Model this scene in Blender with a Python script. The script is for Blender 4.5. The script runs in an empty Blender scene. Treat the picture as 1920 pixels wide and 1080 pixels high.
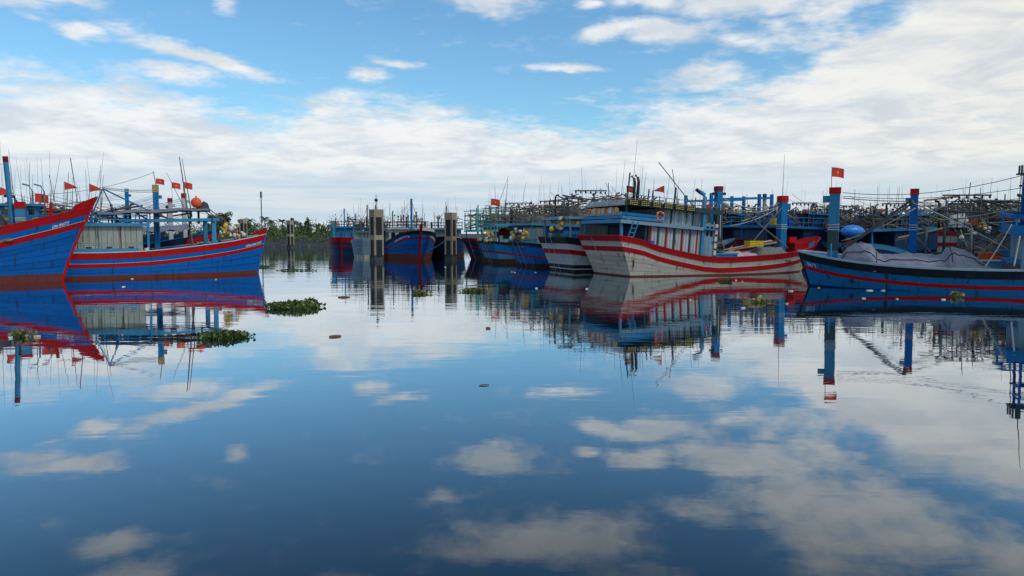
import bpy, bmesh, math, random
from mathutils import Vector, Matrix, noise as mnoise

# ------------------------------------------------------------------ scene, camera, world, sun, exposure
scene = bpy.context.scene
COL = scene.collection
R = math.radians
scene.render.engine = 'CYCLES'
scene.cycles.use_denoising = True
scene.cycles.max_bounces = 6
scene.cycles.glossy_bounces = 3
scene.cycles.diffuse_bounces = 3
scene.cycles.transparent_max_bounces = 4
scene.view_settings.view_transform = 'Standard'
scene.view_settings.look = 'None'
scene.view_settings.exposure = 0.0
scene.view_settings.gamma = 1.0

CAM_H = 3.0
cam_data = bpy.data.cameras.new('camera')
cam_data.sensor_width = 36.0
cam_data.lens = 26.25
cam_data.clip_end = 6000.0
cam = bpy.data.objects.new('camera', cam_data)
cam.location = (0, 0, CAM_H)
cam.rotation_euler = (R(90 - 4.167), 0, 0)
COL.objects.link(cam)
scene.camera = cam

SUN_AZ, SUN_EL = 118.0, 42.0          # azimuth clockwise from the view direction (+Y)
sd = Vector((math.sin(R(SUN_AZ)) * math.cos(R(SUN_EL)), math.cos(R(SUN_AZ)) * math.cos(R(SUN_EL)), math.sin(R(SUN_EL))))
sun_data = bpy.data.lights.new('sun', 'SUN')
sun_data.energy = 1.4
sun_data.angle = R(12)
sun_data.color = (1.0, 0.95, 0.87)
sun = bpy.data.objects.new('sun', sun_data)
sun.rotation_euler = (-sd).to_track_quat('-Z', 'Y').to_euler()
sun.location = sd * 100
COL.objects.link(sun)

world = bpy.data.worlds.new('World')
scene.world = world
world.use_nodes = True


class NT:
    """tiny expression builder for node trees"""
    def __init__(self, tree):
        self.t = tree

    def new(self, kind, **kw):
        n = self.t.nodes.new(kind)
        for k, v in kw.items():
            setattr(n, k, v)
        return n

    def link(self, a, sock):
        if isinstance(a, (int, float)):
            sock.default_value = a
        elif isinstance(a, tuple):
            sock.default_value = a if len(sock.default_value) == len(a) else (*a, 1.0)
        else:
            self.t.links.new(a, sock)

    def m(self, op, a, b=None, c=None, clamp=False):
        n = self.new('ShaderNodeMath', operation=op, use_clamp=clamp)
        for i, v in enumerate((a, b, c)):
            if v is not None:
                self.link(v, n.inputs[i])
        return n.outputs[0]

    def add(self, a, b): return self.m('ADD', a, b)
    def sub(self, a, b): return self.m('SUBTRACT', a, b)
    def mul(self, a, b): return self.m('MULTIPLY', a, b)
    def div(self, a, b): return self.m('DIVIDE', a, b)

    def smooth(self, v, lo, hi, o0=0.0, o1=1.0, kind='SMOOTHSTEP'):
        n = self.new('ShaderNodeMapRange', interpolation_type=kind)
        for i, x in enumerate((v, lo, hi, o0, o1)):
            self.link(x, n.inputs[i])
        return n.outputs[0]

    def vec(self, x, y, z):
        n = self.new('ShaderNodeCombineXYZ')
        for i, v in enumerate((x, y, z)):
            self.link(v, n.inputs[i])
        return n.outputs[0]

    def noise(self, v, scale, detail=4.0, rough=0.5, dist=0.0, color=False):
        n = self.new('ShaderNodeTexNoise')
        self.link(v, n.inputs['Vector'])
        n.inputs['Scale'].default_value = scale
        n.inputs['Detail'].default_value = detail
        n.inputs['Roughness'].default_value = rough
        n.inputs['Distortion'].default_value = dist
        return n.outputs['Color' if color else 'Fac']

    def mix(self, f, a, b):
        n = self.new('ShaderNodeMix', data_type='RGBA')
        self.link(f, n.inputs[0])
        self.link(a, n.inputs[6])
        self.link(b, n.inputs[7])
        return n.outputs[2]

    def curve(self, v, lo, hi, pts, scale):
        """piecewise linear function of v: pts = (x, y)"""
        n = self.new('ShaderNodeValToRGB')
        self.link(self.smooth(v, lo, hi, kind='LINEAR'), n.inputs[0])
        cr = n.color_ramp
        cr.interpolation = 'EASE'
        while len(cr.elements) > 1:
            cr.elements.remove(cr.elements[-1])
        for i, (x, y) in enumerate(pts):
            e = cr.elements[0] if i == 0 else cr.elements.new((x - lo) / (hi - lo))
            e.position = (x - lo) / (hi - lo)
            e.color = (y / scale,) * 3 + (1,)
        return self.mul(n.outputs[0], scale)


def build_world():
    t = world.node_tree
    t.nodes.clear()
    N = NT(t)
    out = N.new('ShaderNodeOutputWorld')
    sky = N.new('ShaderNodeTexSky', sky_type='NISHITA')
    sky.sun_disc = False
    sky.sun_elevation = R(SUN_EL)
    sky.sun_rotation = R(SUN_AZ)
    sky.air_density = 1.15
    sky.dust_density = 0.3
    sky.ozone_density = 2.5
    tc = N.new('ShaderNodeTexCoord').outputs['Generated']
    sp = N.new('ShaderNodeSeparateXYZ')
    t.links.new(tc, sp.inputs[0])
    x, y, z = sp.outputs
    deg = 180 / math.pi
    el = N.mul(N.m('ARCSINE', z), deg)
    az = N.mul(N.m('ARCTAN2', x, y), deg)
    zz = N.add(N.m('MAXIMUM', z, 0.0), 0.13)
    P = N.vec(N.div(x, zz), N.div(y, zz), 0.0)
    wob = N.noise(P, 2.2, 6, 0.6, color=True)
    sw = N.new('ShaderNodeSeparateColor')
    t.links.new(wob, sw.inputs[0])
    azw = N.add(az, N.mul(N.sub(sw.outputs[0], 0.5), 5.0))
    elw = N.add(el, N.mul(N.sub(sw.outputs[1], 0.5), 2.6))
    fb = N.noise(P, 3.6, 9, 0.6, 0.25)
    fine = N.noise(P, 11.0, 6, 0.62, 0.3)
    big = N.noise(P, 0.75, 3, 0.5)
    # the low cloud bank round the horizon: height of its upper edge by azimuth
    top = N.curve(az, -180, 180, [(-180, 11), (-60, 11), (-33, 10.6), (-24, 10.4), (-20, 8.9), (-17, 9.0), (-13, 10.6),
                                  (-5, 10.0), (0, 8.8), (8, 8.2), (11, 10.2), (16, 10.7), (20, 12.0), (24, 14.6), (30, 17.0), (38, 17.6),
                                  (60, 14), (110, 12), (180, 11)], 20.0)
    bank = N.smooth(N.sub(top, elw), -1.6, 3.4, 0.0, 0.95)
    cov = bank
    # separate clouds: azimuth, elevation, half width, half height, tilt, weight (degrees)
    clouds = [(-31.5, 15.2, 3.2, 0.8, 4, .9), (-33.4, 14.2, 2.2, 0.7, 6, .8), (-29.5, 15.8, 1.6, .5, 0, .7), (-29.6, 12.8, 1.5, .4, 0, .85), (-32.2, 13.1, 1.1, .35, 0, .6),
              (-21.6, 11.9, 5.0, .55, -11, .95), (-24.2, 10.7, 3.2, .7, -4, .95), (-1.9, 16.9, 2.7, 1.05, 0, 1.0), (-10.8, 11.4, 1.6, .5, 0, .85),
              (3.9, 12.0, 2.5, .33, -3, .85), (7.3, 14.4, 2.4, .7, 6, .95), (11.4, 14.3, 2.7, .8, -6, .95), (10.4, 16.7, 2.6, .9, -12, .95),
              (16.8, 16.4, 4.6, 1.3, -2, 1.0), (-20.6, 15.8, .8, .7, -40, .62), (-8.6, 12.3, 2.0, .35, 0, .62), (5.9, 16.8, 1.0, .5, 0, .75),
              (14.0, 11.2, 4.0, 1.0, 0, .8), (17.0, 13.6, 2.2, .8, 0, .6), (26.0, 19.0, 5.5, 1.6, 0, .85), (34.0, 20.5, 4.0, 1.5, 0, .8),
              (3.2, 22.6, 8.0, 1.5, -4, .98), (14.5, 20.2, 3.0, .9, 5, .75), (-29.0, 20.6, 2.3, .8, 0, .9), (-28.0, 23.2, 3.4, 1.2, 0, .9), (24.0, 22.8, 3.0, .8, 0, .75),
              (-6.0, 19.6, 2.0, .5, 0, .6), (-14.0, 27.5, 9.0, 2.0, 6, .9), (20.0, 30.0, 10.0, 3.0, 0, .9), (-45.0, 30.0, 9.0, 3.0, 0, .85), (45.0, 27.0, 8.0, 3.0, 0, .9)]
    for a, e, ra, re, tilt, w in clouds:
        ct, st = math.cos(R(tilt)), math.sin(R(tilt))
        da = N.sub(azw, a)
        de = N.sub(elw, e)
        u = N.mul(N.add(N.mul(da, ct), N.mul(de, st)), 1 / ra)
        v = N.mul(N.sub(N.mul(de, ct), N.mul(da, st)), 1 / re)
        q = N.add(N.mul(u, u), N.mul(v, v))
        cov = N.m('MAXIMUM', cov, N.mul(N.m('EXPONENT', N.mul(q, -0.75)), w))
    # broken cloud over the rest of the dome
    rest = N.mul(N.smooth(el, 24, 38), N.smooth(big, 0.42, 0.62, 0.0, 0.8))
    cov = N.m('MAXIMUM', cov, rest)
    # looser broken cloud towards the right, thinning out to the left
    loose = N.noise(P, 1.7, 4, 0.55, 0.3)
    side = N.m('MULTIPLY', N.smooth(az, -4, 24, 0.10, 1.0), N.smooth(az, 120, 60, 0.3, 1.0))
    cov = N.m('MAXIMUM', cov, N.mul(side, N.mul(N.smooth(loose, 0.36, 0.66, 0.0, 0.72), N.smooth(el, 60, 30, 0.6, 1.0))))
    raw = N.add(cov, N.add(N.mul(N.sub(fb, 0.5), 1.35), N.mul(N.sub(fine, 0.5), 0.75)))
    dens = N.mul(N.smooth(raw, 0.12, 0.88), 0.96)
    haze = N.smooth(el, 8.0, -0.5, 0.0, 0.9)
    # cloud tone: thick bright tops, bluish grey bellies, a milky sheet low down
    shade = N.noise(P, 2.6, 7, 0.6, 0.4)
    lit = N.add(N.smooth(shade, 0.34, 0.62), N.mul(N.sub(fine, 0.5), 0.5))
    col = N.mix(lit, (0.67, 0.725, 0.785), (0.92, 0.92, 0.915))
    warm = N.smooth(az, 8, 40, 0.0, 0.75)
    col = N.mix(warm, col, N.mix(lit, (0.65, 0.68, 0.69), (0.89, 0.875, 0.80)))
    low = N.mix(N.smooth(az, 5, 40), (0.56, 0.675, 0.79), (0.63, 0.71, 0.76))
    streak = N.noise(N.vec(N.mul(az, 0.05), N.mul(el, 0.75), 0.0), 1.6, 5, 0.55)
    low = N.mix(N.smooth(streak, 0.40, 0.62), low, (0.70, 0.76, 0.82))
    col = N.mix(N.smooth(el, 5.6, 3.0, 0.0, 1.0), col, low)
    blue = N.mix(1.0, sky.outputs[0], (0.72, 1.06, 1.19))
    mulnode = blue.node
    mulnode.blend_type = 'MULTIPLY'
    b1 = N.new('ShaderNodeBackground')
    t.links.new(blue, b1.inputs[0])
    b1.inputs[1].default_value = 0.125
    b2 = N.new('ShaderNodeBackground')
    t.links.new(col, b2.inputs[0])
    b2.inputs[1].default_value = 1.0
    mx = N.new('ShaderNodeMixShader')
    t.links.new(N.m('MAXIMUM', dens, haze), mx.inputs[0])
    t.links.new(b1.outputs[0], mx.inputs[1])
    t.links.new(b2.outputs[0], mx.inputs[2])
    t.links.new(mx.outputs[0], out.inputs[0])
    world.cycles.sampling_method = 'MANUAL'
    world.cycles.sample_map_resolution = 512


build_world()


# ------------------------------------------------------------------ materials
MATS = {}


def new_mat(name):
    m = bpy.data.materials.new(name)
    m.use_nodes = True
    m.node_tree.nodes.clear()
    N = NT(m.node_tree)
    out = N.new('ShaderNodeOutputMaterial')
    bs = N.new('ShaderNodeBsdfPrincipled')
    m.node_tree.links.new(bs.outputs[0], out.inputs[0])
    MATS[name] = m
    return m, N, bs, out


def paint(name, c, rough=0.5, wear=0.35, dirt=(0.03, 0.035, 0.03), streak=0.5, grain=0.0):
    """weathered boat paint: faded patches, runs of dirt down the surface, chipped spots"""
    if name in MATS:
        return MATS[name]
    m, N, bs, out = new_mat(name)
    o = N.new('ShaderNodeTexCoord').outputs['Object']
    inf = N.new('ShaderNodeObjectInfo')
    geo = N.new('ShaderNodeNewGeometry').outputs['Position']
    sep = N.new('ShaderNodeSeparateXYZ')
    N.link(geo, sep.inputs[0])
    x, y, z = sep.outputs
    big = N.noise(geo, 0.9, 5, 0.6)
    fine = N.noise(geo, 9.0, 5, 0.65)
    run = N.noise(N.vec(N.mul(x, 4.5), N.mul(y, 4.5), N.mul(z, 0.55)), 1.0, 5, 0.6)
    fade = N.mix(N.smooth(big, 0.35, 0.68, 0.0, 0.35 * wear + 0.12), (*c, 1), tuple(min(1, v * 0.84 + 0.010) for v in c) + (1,))
    dk = N.mix(N.smooth(fine, 0.52, 0.75, 0.0, 0.55 * wear), fade, tuple(v * 0.45 for v in c) + (1,))
    scuff = N.noise(N.vec(N.mul(x, 1.1), N.mul(y, 1.1), N.mul(z, 7.0)), 1.0, 6, 0.7)
    dk = N.mix(N.smooth(scuff, 0.56, 0.74, 0.0, 0.55 * wear), dk, tuple(min(1, v * 0.60 + 0.016) for v in c) + (1,))
    st = N.mul(N.smooth(run, 0.53, 0.72), N.smooth(big, 0.30, 0.62))
    dk = N.mix(N.mul(st, streak * wear * 2.0), dk, (*dirt, 1))
    tint = N.smooth(inf.outputs['Random'], 0.0, 1.0, 0.86, 1.08, kind='LINEAR')
    hs = N.new('ShaderNodeHueSaturation')
    N.link(tint, hs.inputs['Value'])
    N.link(dk, hs.inputs['Color'])
    N.link(hs.outputs[0], bs.inputs['Base Color'])
    N.link(N.smooth(fine, 0.3, 0.7, rough - 0.08, rough + 0.2), bs.inputs['Roughness'])
    bs.inputs['Specular IOR Level'].default_value = 0.14
    bp = N.new('ShaderNodeBump')
    bp.inputs['Strength'].default_value = 0.35
    bp.inputs['Distance'].default_value = 0.02
    N.link(N.add(fine, N.mul(run, 0.6)), bp.inputs['Height'])
    N.link(bp.outputs[0], bs.inputs['Normal'])
    return m


def simple(name, c, rough=0.6, var=0.25, scale=5.0, metal=0.0, bump=0.3, spec=0.4):
    if name in MATS:
        return MATS[name]
    m, N, bs, out = new_mat(name)
    geo = N.new('ShaderNodeNewGeometry').outputs['Position']
    n1 = N.noise(geo, scale, 6, 0.65)
    inf = N.new('ShaderNodeObjectInfo').outputs['Random']
    lo = tuple(v * (1 - var) for v in c)
    hi = tuple(min(1, v * (1 + var)) for v in c)
    cc = N.mix(N.smooth(n1, 0.3, 0.7), lo, hi)
    hs = N.new('ShaderNodeHueSaturation')
    N.link(N.smooth(inf, 0, 1, 1 - 0.5 * var, 1 + 0.5 * var, kind='LINEAR'), hs.inputs['Value'])
    N.link(cc, hs.inputs['Color'])
    N.link(hs.outputs[0], bs.inputs['Base Color'])
    bs.inputs['Roughness'].default_value = rough
    bs.inputs['Metallic'].default_value = metal
    bs.inputs['Specular IOR Level'].default_value = spec
    bp = N.new('ShaderNodeBump')
    bp.inputs['Strength'].default_value = bump
    bp.inputs['Distance'].default_value = 0.03
    N.link(n1, bp.inputs['Height'])
    N.link(bp.outputs[0], bs.inputs['Normal'])
    return m


def water_material():
    m, N, bs, out = new_mat('harbour water')
    m.node_tree.nodes.remove(bs)
    geo = N.new('ShaderNodeNewGeometry').outputs['Position']
    sep = N.new('ShaderNodeSeparateXYZ')
    N.link(geo, sep.inputs[0])
    x, y, z = sep.outputs
    patch = N.noise(N.vec(N.mul(x, 0.03), N.mul(y, 0.05), 0.0), 1.0, 3, 0.5)
    calm = N.smooth(patch, 0.38, 0.66, 0.25, 1.0)
    swell = N.noise(N.vec(N.mul(x, 0.16), N.mul(y, 0.42), 0.0), 1.0, 3, 0.5, 0.6)
    rip = N.noise(N.vec(N.mul(x, 0.55), N.mul(y, 1.5), 3.0), 1.0, 4, 0.55, 0.5)
    fine = N.noise(N.vec(N.mul(x, 2.2), N.mul(y, 5.5), 7.0), 1.0, 3, 0.5, 0.3)
    breeze = N.smooth(y, 8.0, 38.0, 0.30, 1.2)        # the water lies calm under the near quay, a light air ruffles it farther out
    h = N.mul(breeze, N.add(N.mul(swell, 0.013), N.mul(calm, N.add(N.mul(rip, 0.0062), N.mul(fine, 0.0006)))))
    bp = N.new('ShaderNodeBump')
    bp.inputs['Strength'].default_value = 1.0
    bp.inputs['Distance'].default_value = 1.0
    N.link(h, bp.inputs['Height'])
    fr = N.new('ShaderNodeLayerWeight')
    fr.inputs['Blend'].default_value = 0.5
    refl = N.add(0.02, N.mul(0.94, N.m('POWER', N.smooth(fr.outputs['Facing'], 0.34, 1.04), 1.6)))
    dif = N.new('ShaderNodeBsdfDiffuse')
    dif.inputs['Color'].default_value = (0.006, 0.018, 0.030, 1)
    gl = N.new('ShaderNodeBsdfGlossy')
    gl.inputs['Color'].default_value = (0.92, 0.97, 1.0, 1)
    gl.inputs['Roughness'].default_value = 0.012
    N.link(bp.outputs[0], gl.inputs['Normal'])
    mx = N.new('ShaderNodeMixShader')
    N.link(refl, mx.inputs[0])
    N.link(dif.outputs[0], mx.inputs[1])
    N.link(gl.outputs[0], mx.inputs[2])
    N.link(mx.outputs[0], out.inputs[0])
    return m


# ------------------------------------------------------------------ geometry helpers
def link(o, parent=None):
    COL.objects.link(o)
    if parent is not None:
        o.parent = parent
    return o


def set_mat(o, m):
    if not o.data.materials:
        o.data.materials.append(None)
    o.material_slots[0].link = 'OBJECT'
    o.material_slots[0].material = m


def mesh_obj(name, verts, faces, mat, parent=None, matrix=None, smooth=False):
    me = bpy.data.meshes.new(name)
    me.from_pydata([tuple(v) for v in verts], [], faces)
    if smooth:
        me.polygons.foreach_set('use_smooth', [True] * len(me.polygons))
    me.materials.append(mat)
    o = bpy.data.objects.new(name, me)
    if matrix is not None:
        o.matrix_basis = matrix
    attach(o, parent)
    return o


def attach(o, parent):
    COL.objects.link(o)
    if parent is None:
        return
    o.parent = parent
    if parent.type == 'MESH':            # sub-part: keep its own coordinates, undo the part's transform
        o.matrix_parent_inverse = parent.matrix_basis.inverted()


def shared_mesh(name, build):
    me = bpy.data.meshes.new(name)
    bm = bmesh.new()
    build(bm)
    bm.to_mesh(me)
    bm.free()
    me.materials.append(None)
    return me


def _cube(bm):
    bmesh.ops.create_cube(bm, size=1.0)


def _cyl(n, r2=1.0, smooth=True):
    def f(bm):
        bmesh.ops.create_cone(bm, cap_ends=True, segments=n, radius1=1.0, radius2=r2, depth=1.0)
        for fc in bm.faces:
            fc.smooth = len(fc.verts) == 4
    return f


def _ball(bm):
    bmesh.ops.create_icosphere(bm, subdivisions=2, radius=1.0)
    for fc in bm.faces:
        fc.smooth = True


def _torus(bm):
    rs, vs = 20, 8
    V = [[bm.verts.new(((1 + .26 * math.cos(2 * math.pi * j / vs)) * math.cos(2 * math.pi * i / rs),
                        (1 + .26 * math.cos(2 * math.pi * j / vs)) * math.sin(2 * math.pi * i / rs),
                        .26 * math.sin(2 * math.pi * j / vs))) for j in range(vs)] for i in range(rs)]
    for i in range(rs):
        for j in range(vs):
            fc = bm.faces.new((V[i][j], V[(i + 1) % rs][j], V[(i + 1) % rs][(j + 1) % vs], V[i][(j + 1) % vs]))
            fc.smooth = True


ME_CUBE = shared_mesh('unit_block', _cube)
ME_CYL = shared_mesh('unit_cylinder', _cyl(10))
ME_THIN = shared_mesh('unit_rod', _cyl(6))
ME_TAPER = shared_mesh('unit_tapered_rod', _cyl(6, 0.35))
ME_BALL = shared_mesh('unit_ball', _ball)
ME_RING = shared_mesh('unit_ring', _torus)
TF = [Matrix.Identity(4)]                # current local frame inside a thing


def inst(name, me, matrix, mat, parent):
    o = bpy.data.objects.new(name, me)
    set_mat(o, mat)
    o.matrix_basis = TF[-1] @ matrix
    attach(o, parent)
    return o


def box(name, c, s, mat, parent, rot=None):
    m = Matrix.Translation(c)
    if rot is not None:
        m = m @ rot.to_4x4()
    return inst(name, ME_CUBE, m @ Matrix.Diagonal((*s, 1)), mat, parent)


def span(p0, p1):
    p0, p1 = Vector(p0), Vector(p1)
    d = p1 - p0
    q = d.to_track_quat('Z', 'Y')
    return (p0 + p1) / 2, q, d.length


def rod(name, p0, p1, r, mat, parent, taper=False, big=False):
    c, q, l = span(p0, p1)
    me = ME_TAPER if taper else (ME_CYL if big else ME_THIN)
    return inst(name, me, Matrix.Translation(c) @ q.to_matrix().to_4x4() @ Matrix.Diagonal((r, r, l, 1)), mat, parent)


def beam(name, p0, p1, w, h, mat, parent):
    p0, p1 = Vector(p0), Vector(p1)
    d = p1 - p0
    zx = Vector((0, 0, 1)) if abs(d.normalized().z) < 0.9 else Vector((0, 1, 0))
    xx = d.normalized()
    yy = zx.cross(xx).normalized()
    z2 = xx.cross(yy)
    m = Matrix((xx, yy, z2)).transposed().to_4x4()
    return inst(name, ME_CUBE, Matrix.Translation((p0 + p1) / 2) @ m @ Matrix.Diagonal((d.length, w, h, 1)), mat, parent)


def ball(name, c, r, mat, parent, s=(1, 1, 1)):
    return inst(name, ME_BALL, Matrix.Translation(c) @ Matrix.Diagonal((r * s[0], r * s[1], r * s[2], 1)), mat, parent)


def tube_mesh(pts, r, n=5):
    V, F = [], []
    pts = [Vector(p) for p in pts]
    for i, p in enumerate(pts):
        d = (pts[min(i + 1, len(pts) - 1)] - pts[max(i - 1, 0)]).normalized()
        a = d.orthogonal().normalized()
        b = d.cross(a)
        rr = r[i] if isinstance(r, (list, tuple)) else r
        for k in range(n):
            t = 2 * math.pi * k / n
            V.append(p + (a * math.cos(t) + b * math.sin(t)) * rr)
    for i in range(len(pts) - 1):
        for k in range(n):
            F.append((i * n + k, i * n + (k + 1) % n, (i + 1) * n + (k + 1) % n, (i + 1) * n + k))
    F.append(tuple(range(n))[::-1])
    F.append(tuple(range((len(pts) - 1) * n, len(pts) * n)))
    return V, F


def rope(name, p0, p1, sag, r, mat, parent, n=10):
    p0, p1 = Vector(p0), Vector(p1)
    pts = []
    for i in range(n + 1):
        t = i / n
        p = p0.lerp(p1, t)
        p.z -= sag * 4 * t * (1 - t)
        pts.append(p)
    V, F = tube_mesh(pts, r)
    V = [TF[-1] @ v for v in V]
    return mesh_obj(name, V, F, mat, parent, smooth=True)


def bent_pipe(name, pts, r, mat, parent):
    V, F = tube_mesh(pts, r, 9)
    V = [TF[-1] @ v for v in V]
    return mesh_obj(name, V, F, mat, parent, smooth=True)


def thing(name, label, cat, loc, rz=0.0, group=None):
    o = bpy.data.objects.new(name, None)
    o.empty_display_size = 0.3
    o.location = loc
    o.rotation_euler = (0, 0, rz)
    COL.objects.link(o)
    o['label'] = label
    o['category'] = cat
    if group:
        o['group'] = group
    return o


def tag(o, label, cat, group=None):
    o['label'] = label
    o['category'] = cat
    if group:
        o['group'] = group
    return o


# ------------------------------------------------------------------ palette
blue = paint('bright blue paint', (0.0008, 0.108, 0.38), 0.45, 0.8, (0.012, 0.035, 0.040), 0.6)
mid_blue = paint('mid blue paint', (0.006, 0.16, 0.37), 0.5, 0.85, (0.010, 0.028, 0.030), 0.7)
light_blue = paint('light blue paint', (0.045, 0.22, 0.37), 0.5, 0.5, (0.04, 0.07, 0.07))
pale_blue = paint('pale blue paint', (0.20, 0.30, 0.36), 0.55, 0.6, (0.06, 0.07, 0.06))
navy = paint('navy paint', (0.006, 0.030, 0.080), 0.5, 0.5, (0.01, 0.015, 0.02))
black = paint('black paint', (0.012, 0.015, 0.02), 0.5, 0.4, (0.05, 0.05, 0.05))
red = paint('red paint', (0.42, 0.004, 0.006), 0.5, 0.8, (0.055, 0.018, 0.014), 0.6)
dull_red = paint('dull red paint', (0.22, 0.010, 0.020), 0.55, 0.5, (0.05, 0.02, 0.02))
boot = paint('antifouling red', (0.17, 0.040, 0.030), 0.6, 0.8, (0.03, 0.02, 0.015))
boot_dark = paint('fouled dark bottom', (0.045, 0.022, 0.020), 0.6, 0.8, (0.015, 0.014, 0.012))
cream = paint('cream hull paint', (0.54, 0.48, 0.375), 0.55, 0.9, (0.05, 0.04, 0.03), 0.8)
grey_white = paint('grey white paint', (0.46, 0.475, 0.455), 0.55, 0.6, (0.06, 0.06, 0.05), 0.6)
white = paint('white paint', (0.50, 0.50, 0.48), 0.5, 0.4, (0.10, 0.09, 0.07))
cabin_white = paint('weathered white boards', (0.36, 0.38, 0.31), 0.65, 0.8, (0.09, 0.10, 0.07), 0.8)
cabin_grey = paint('grey cabin boards', (0.34, 0.355, 0.35), 0.65, 0.9, (0.07, 0.07, 0.06), 0.8)
rail_pale = paint('pale rail paint', (0.42, 0.52, 0.56), 0.5, 0.5, (0.08, 0.08, 0.07))
grey_board = paint('grey green boards', (0.16, 0.20, 0.205), 0.6, 0.7, (0.05, 0.06, 0.05))
dark_green = paint('dark green fascia', (0.03, 0.065, 0.06), 0.6, 0.6)
turquoise = paint('turquoise paint', (0.07, 0.36, 0.30), 0.5, 0.4)
yellow = paint('yellow paint', (0.62, 0.42, 0.03), 0.5, 0.4)
tan = paint('tan paint', (0.42, 0.27, 0.09), 0.6, 0.5)
dark_in = simple('dark interior', (0.012, 0.014, 0.016), 0.8)
deck_mat = simple('worn deck planks', (0.085, 0.075, 0.062), 0.75, 0.4, 3.0)
glass = simple('dark window glass', (0.012, 0.018, 0.022), 0.08, 0.2, 2.0, bump=0.05, spec=0.6)
iron = simple('dark iron', (0.03, 0.03, 0.03), 0.6, 0.5, 8.0)
galv = simple('galvanised pipe', (0.13, 0.14, 0.145), 0.5, 0.3, 6.0)
bamboo = simple('weathered bamboo', (0.125, 0.105, 0.078), 0.7, 0.4, 4.0)
dark_pole = simple('dark timber pole', (0.055, 0.05, 0.045), 0.75, 0.4, 4.0)
rope_mat = simple('pale rope', (0.42, 0.40, 0.35), 0.85, 0.3, 20.0)
wire = simple('steel wire', (0.05, 0.05, 0.055), 0.6, 0.3, 10.0)
flag_red = simple('red flag cloth', (0.66, 0.05, 0.025), 0.75, 0.15, 3.0)
star_yellow = simple('yellow star cloth', (0.85, 0.62, 0.03), 0.7, 0.1)
orange = simple('orange plastic', (0.75, 0.09, 0.02), 0.45, 0.15)
float_yellow = simple('yellow float plastic', (0.55, 0.36, 0.06), 0.45, 0.3)
float_white = simple('white float plastic', (0.55, 0.55, 0.50), 0.5, 0.25)
float_blue = simple('blue float plastic', (0.02, 0.19, 0.55), 0.4, 0.2)
drum_blue = simple('blue drum plastic', (0.01, 0.06, 0.42), 0.4, 0.2)
tarp_grey = simple('grey tarpaulin', (0.185, 0.185, 0.215), 0.75, 0.22, 1.6, bump=0.6)
tarp_dark = simple('dark tarpaulin', (0.045, 0.042, 0.055), 0.8, 0.35, 2.5, bump=0.6)
tarp_pink = simple('pink striped sheet', (0.48, 0.36, 0.40), 0.8, 0.3, 3.0)
net_green = simple('green grey net', (0.13, 0.15, 0.13), 0.9, 0.6, 14.0, bump=1.0)
net_brown = simple('brown net', (0.15, 0.12, 0.08), 0.9, 0.7, 14.0, bump=1.0)
concrete = paint('weathered concrete', (0.33, 0.27, 0.185), 0.8, 0.8, (0.06, 0.055, 0.045), 0.7)
concrete_wet = simple('wet fouled concrete', (0.035, 0.036, 0.03), 0.7, 0.5, 4.0)
letter = simple('white lettering', (0.75, 0.75, 0.75), 0.6, 0.1)
letter_y = simple('yellow lettering', (0.65, 0.52, 0.08), 0.6, 0.2)


# ------------------------------------------------------------------ boats
def hermite(pts, s):
    if s <= pts[0][0]:
        return pts[0][1]
    if s >= pts[-1][0]:
        return pts[-1][1]
    for i in range(len(pts) - 1):
        x0, y0 = pts[i]
        x1, y1 = pts[i + 1]
        if x0 <= s <= x1:
            def tan_(k):
                if k == 0:
                    return (pts[1][1] - pts[0][1]) / (pts[1][0] - pts[0][0])
                if k == len(pts) - 1:
                    return (pts[-1][1] - pts[-2][1]) / (pts[-1][0] - pts[-2][0])
                return (pts[k + 1][1] - pts[k - 1][1]) / (pts[k + 1][0] - pts[k - 1][0])
            h = x1 - x0
            t = (s - x0) / h
            return ((2 * t**3 - 3 * t**2 + 1) * y0 + (t**3 - 2 * t**2 + t) * h * tan_(i)
                    + (-2 * t**3 + 3 * t**2) * y1 + (t**3 - t**2) * h * tan_(i + 1))


SS = [0, .03, .08, .14, .2, .27, .34, .41, .48, .55, .62, .68, .74, .79, .84, .88, .915, .945, .97, .985, 1.0]


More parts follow.
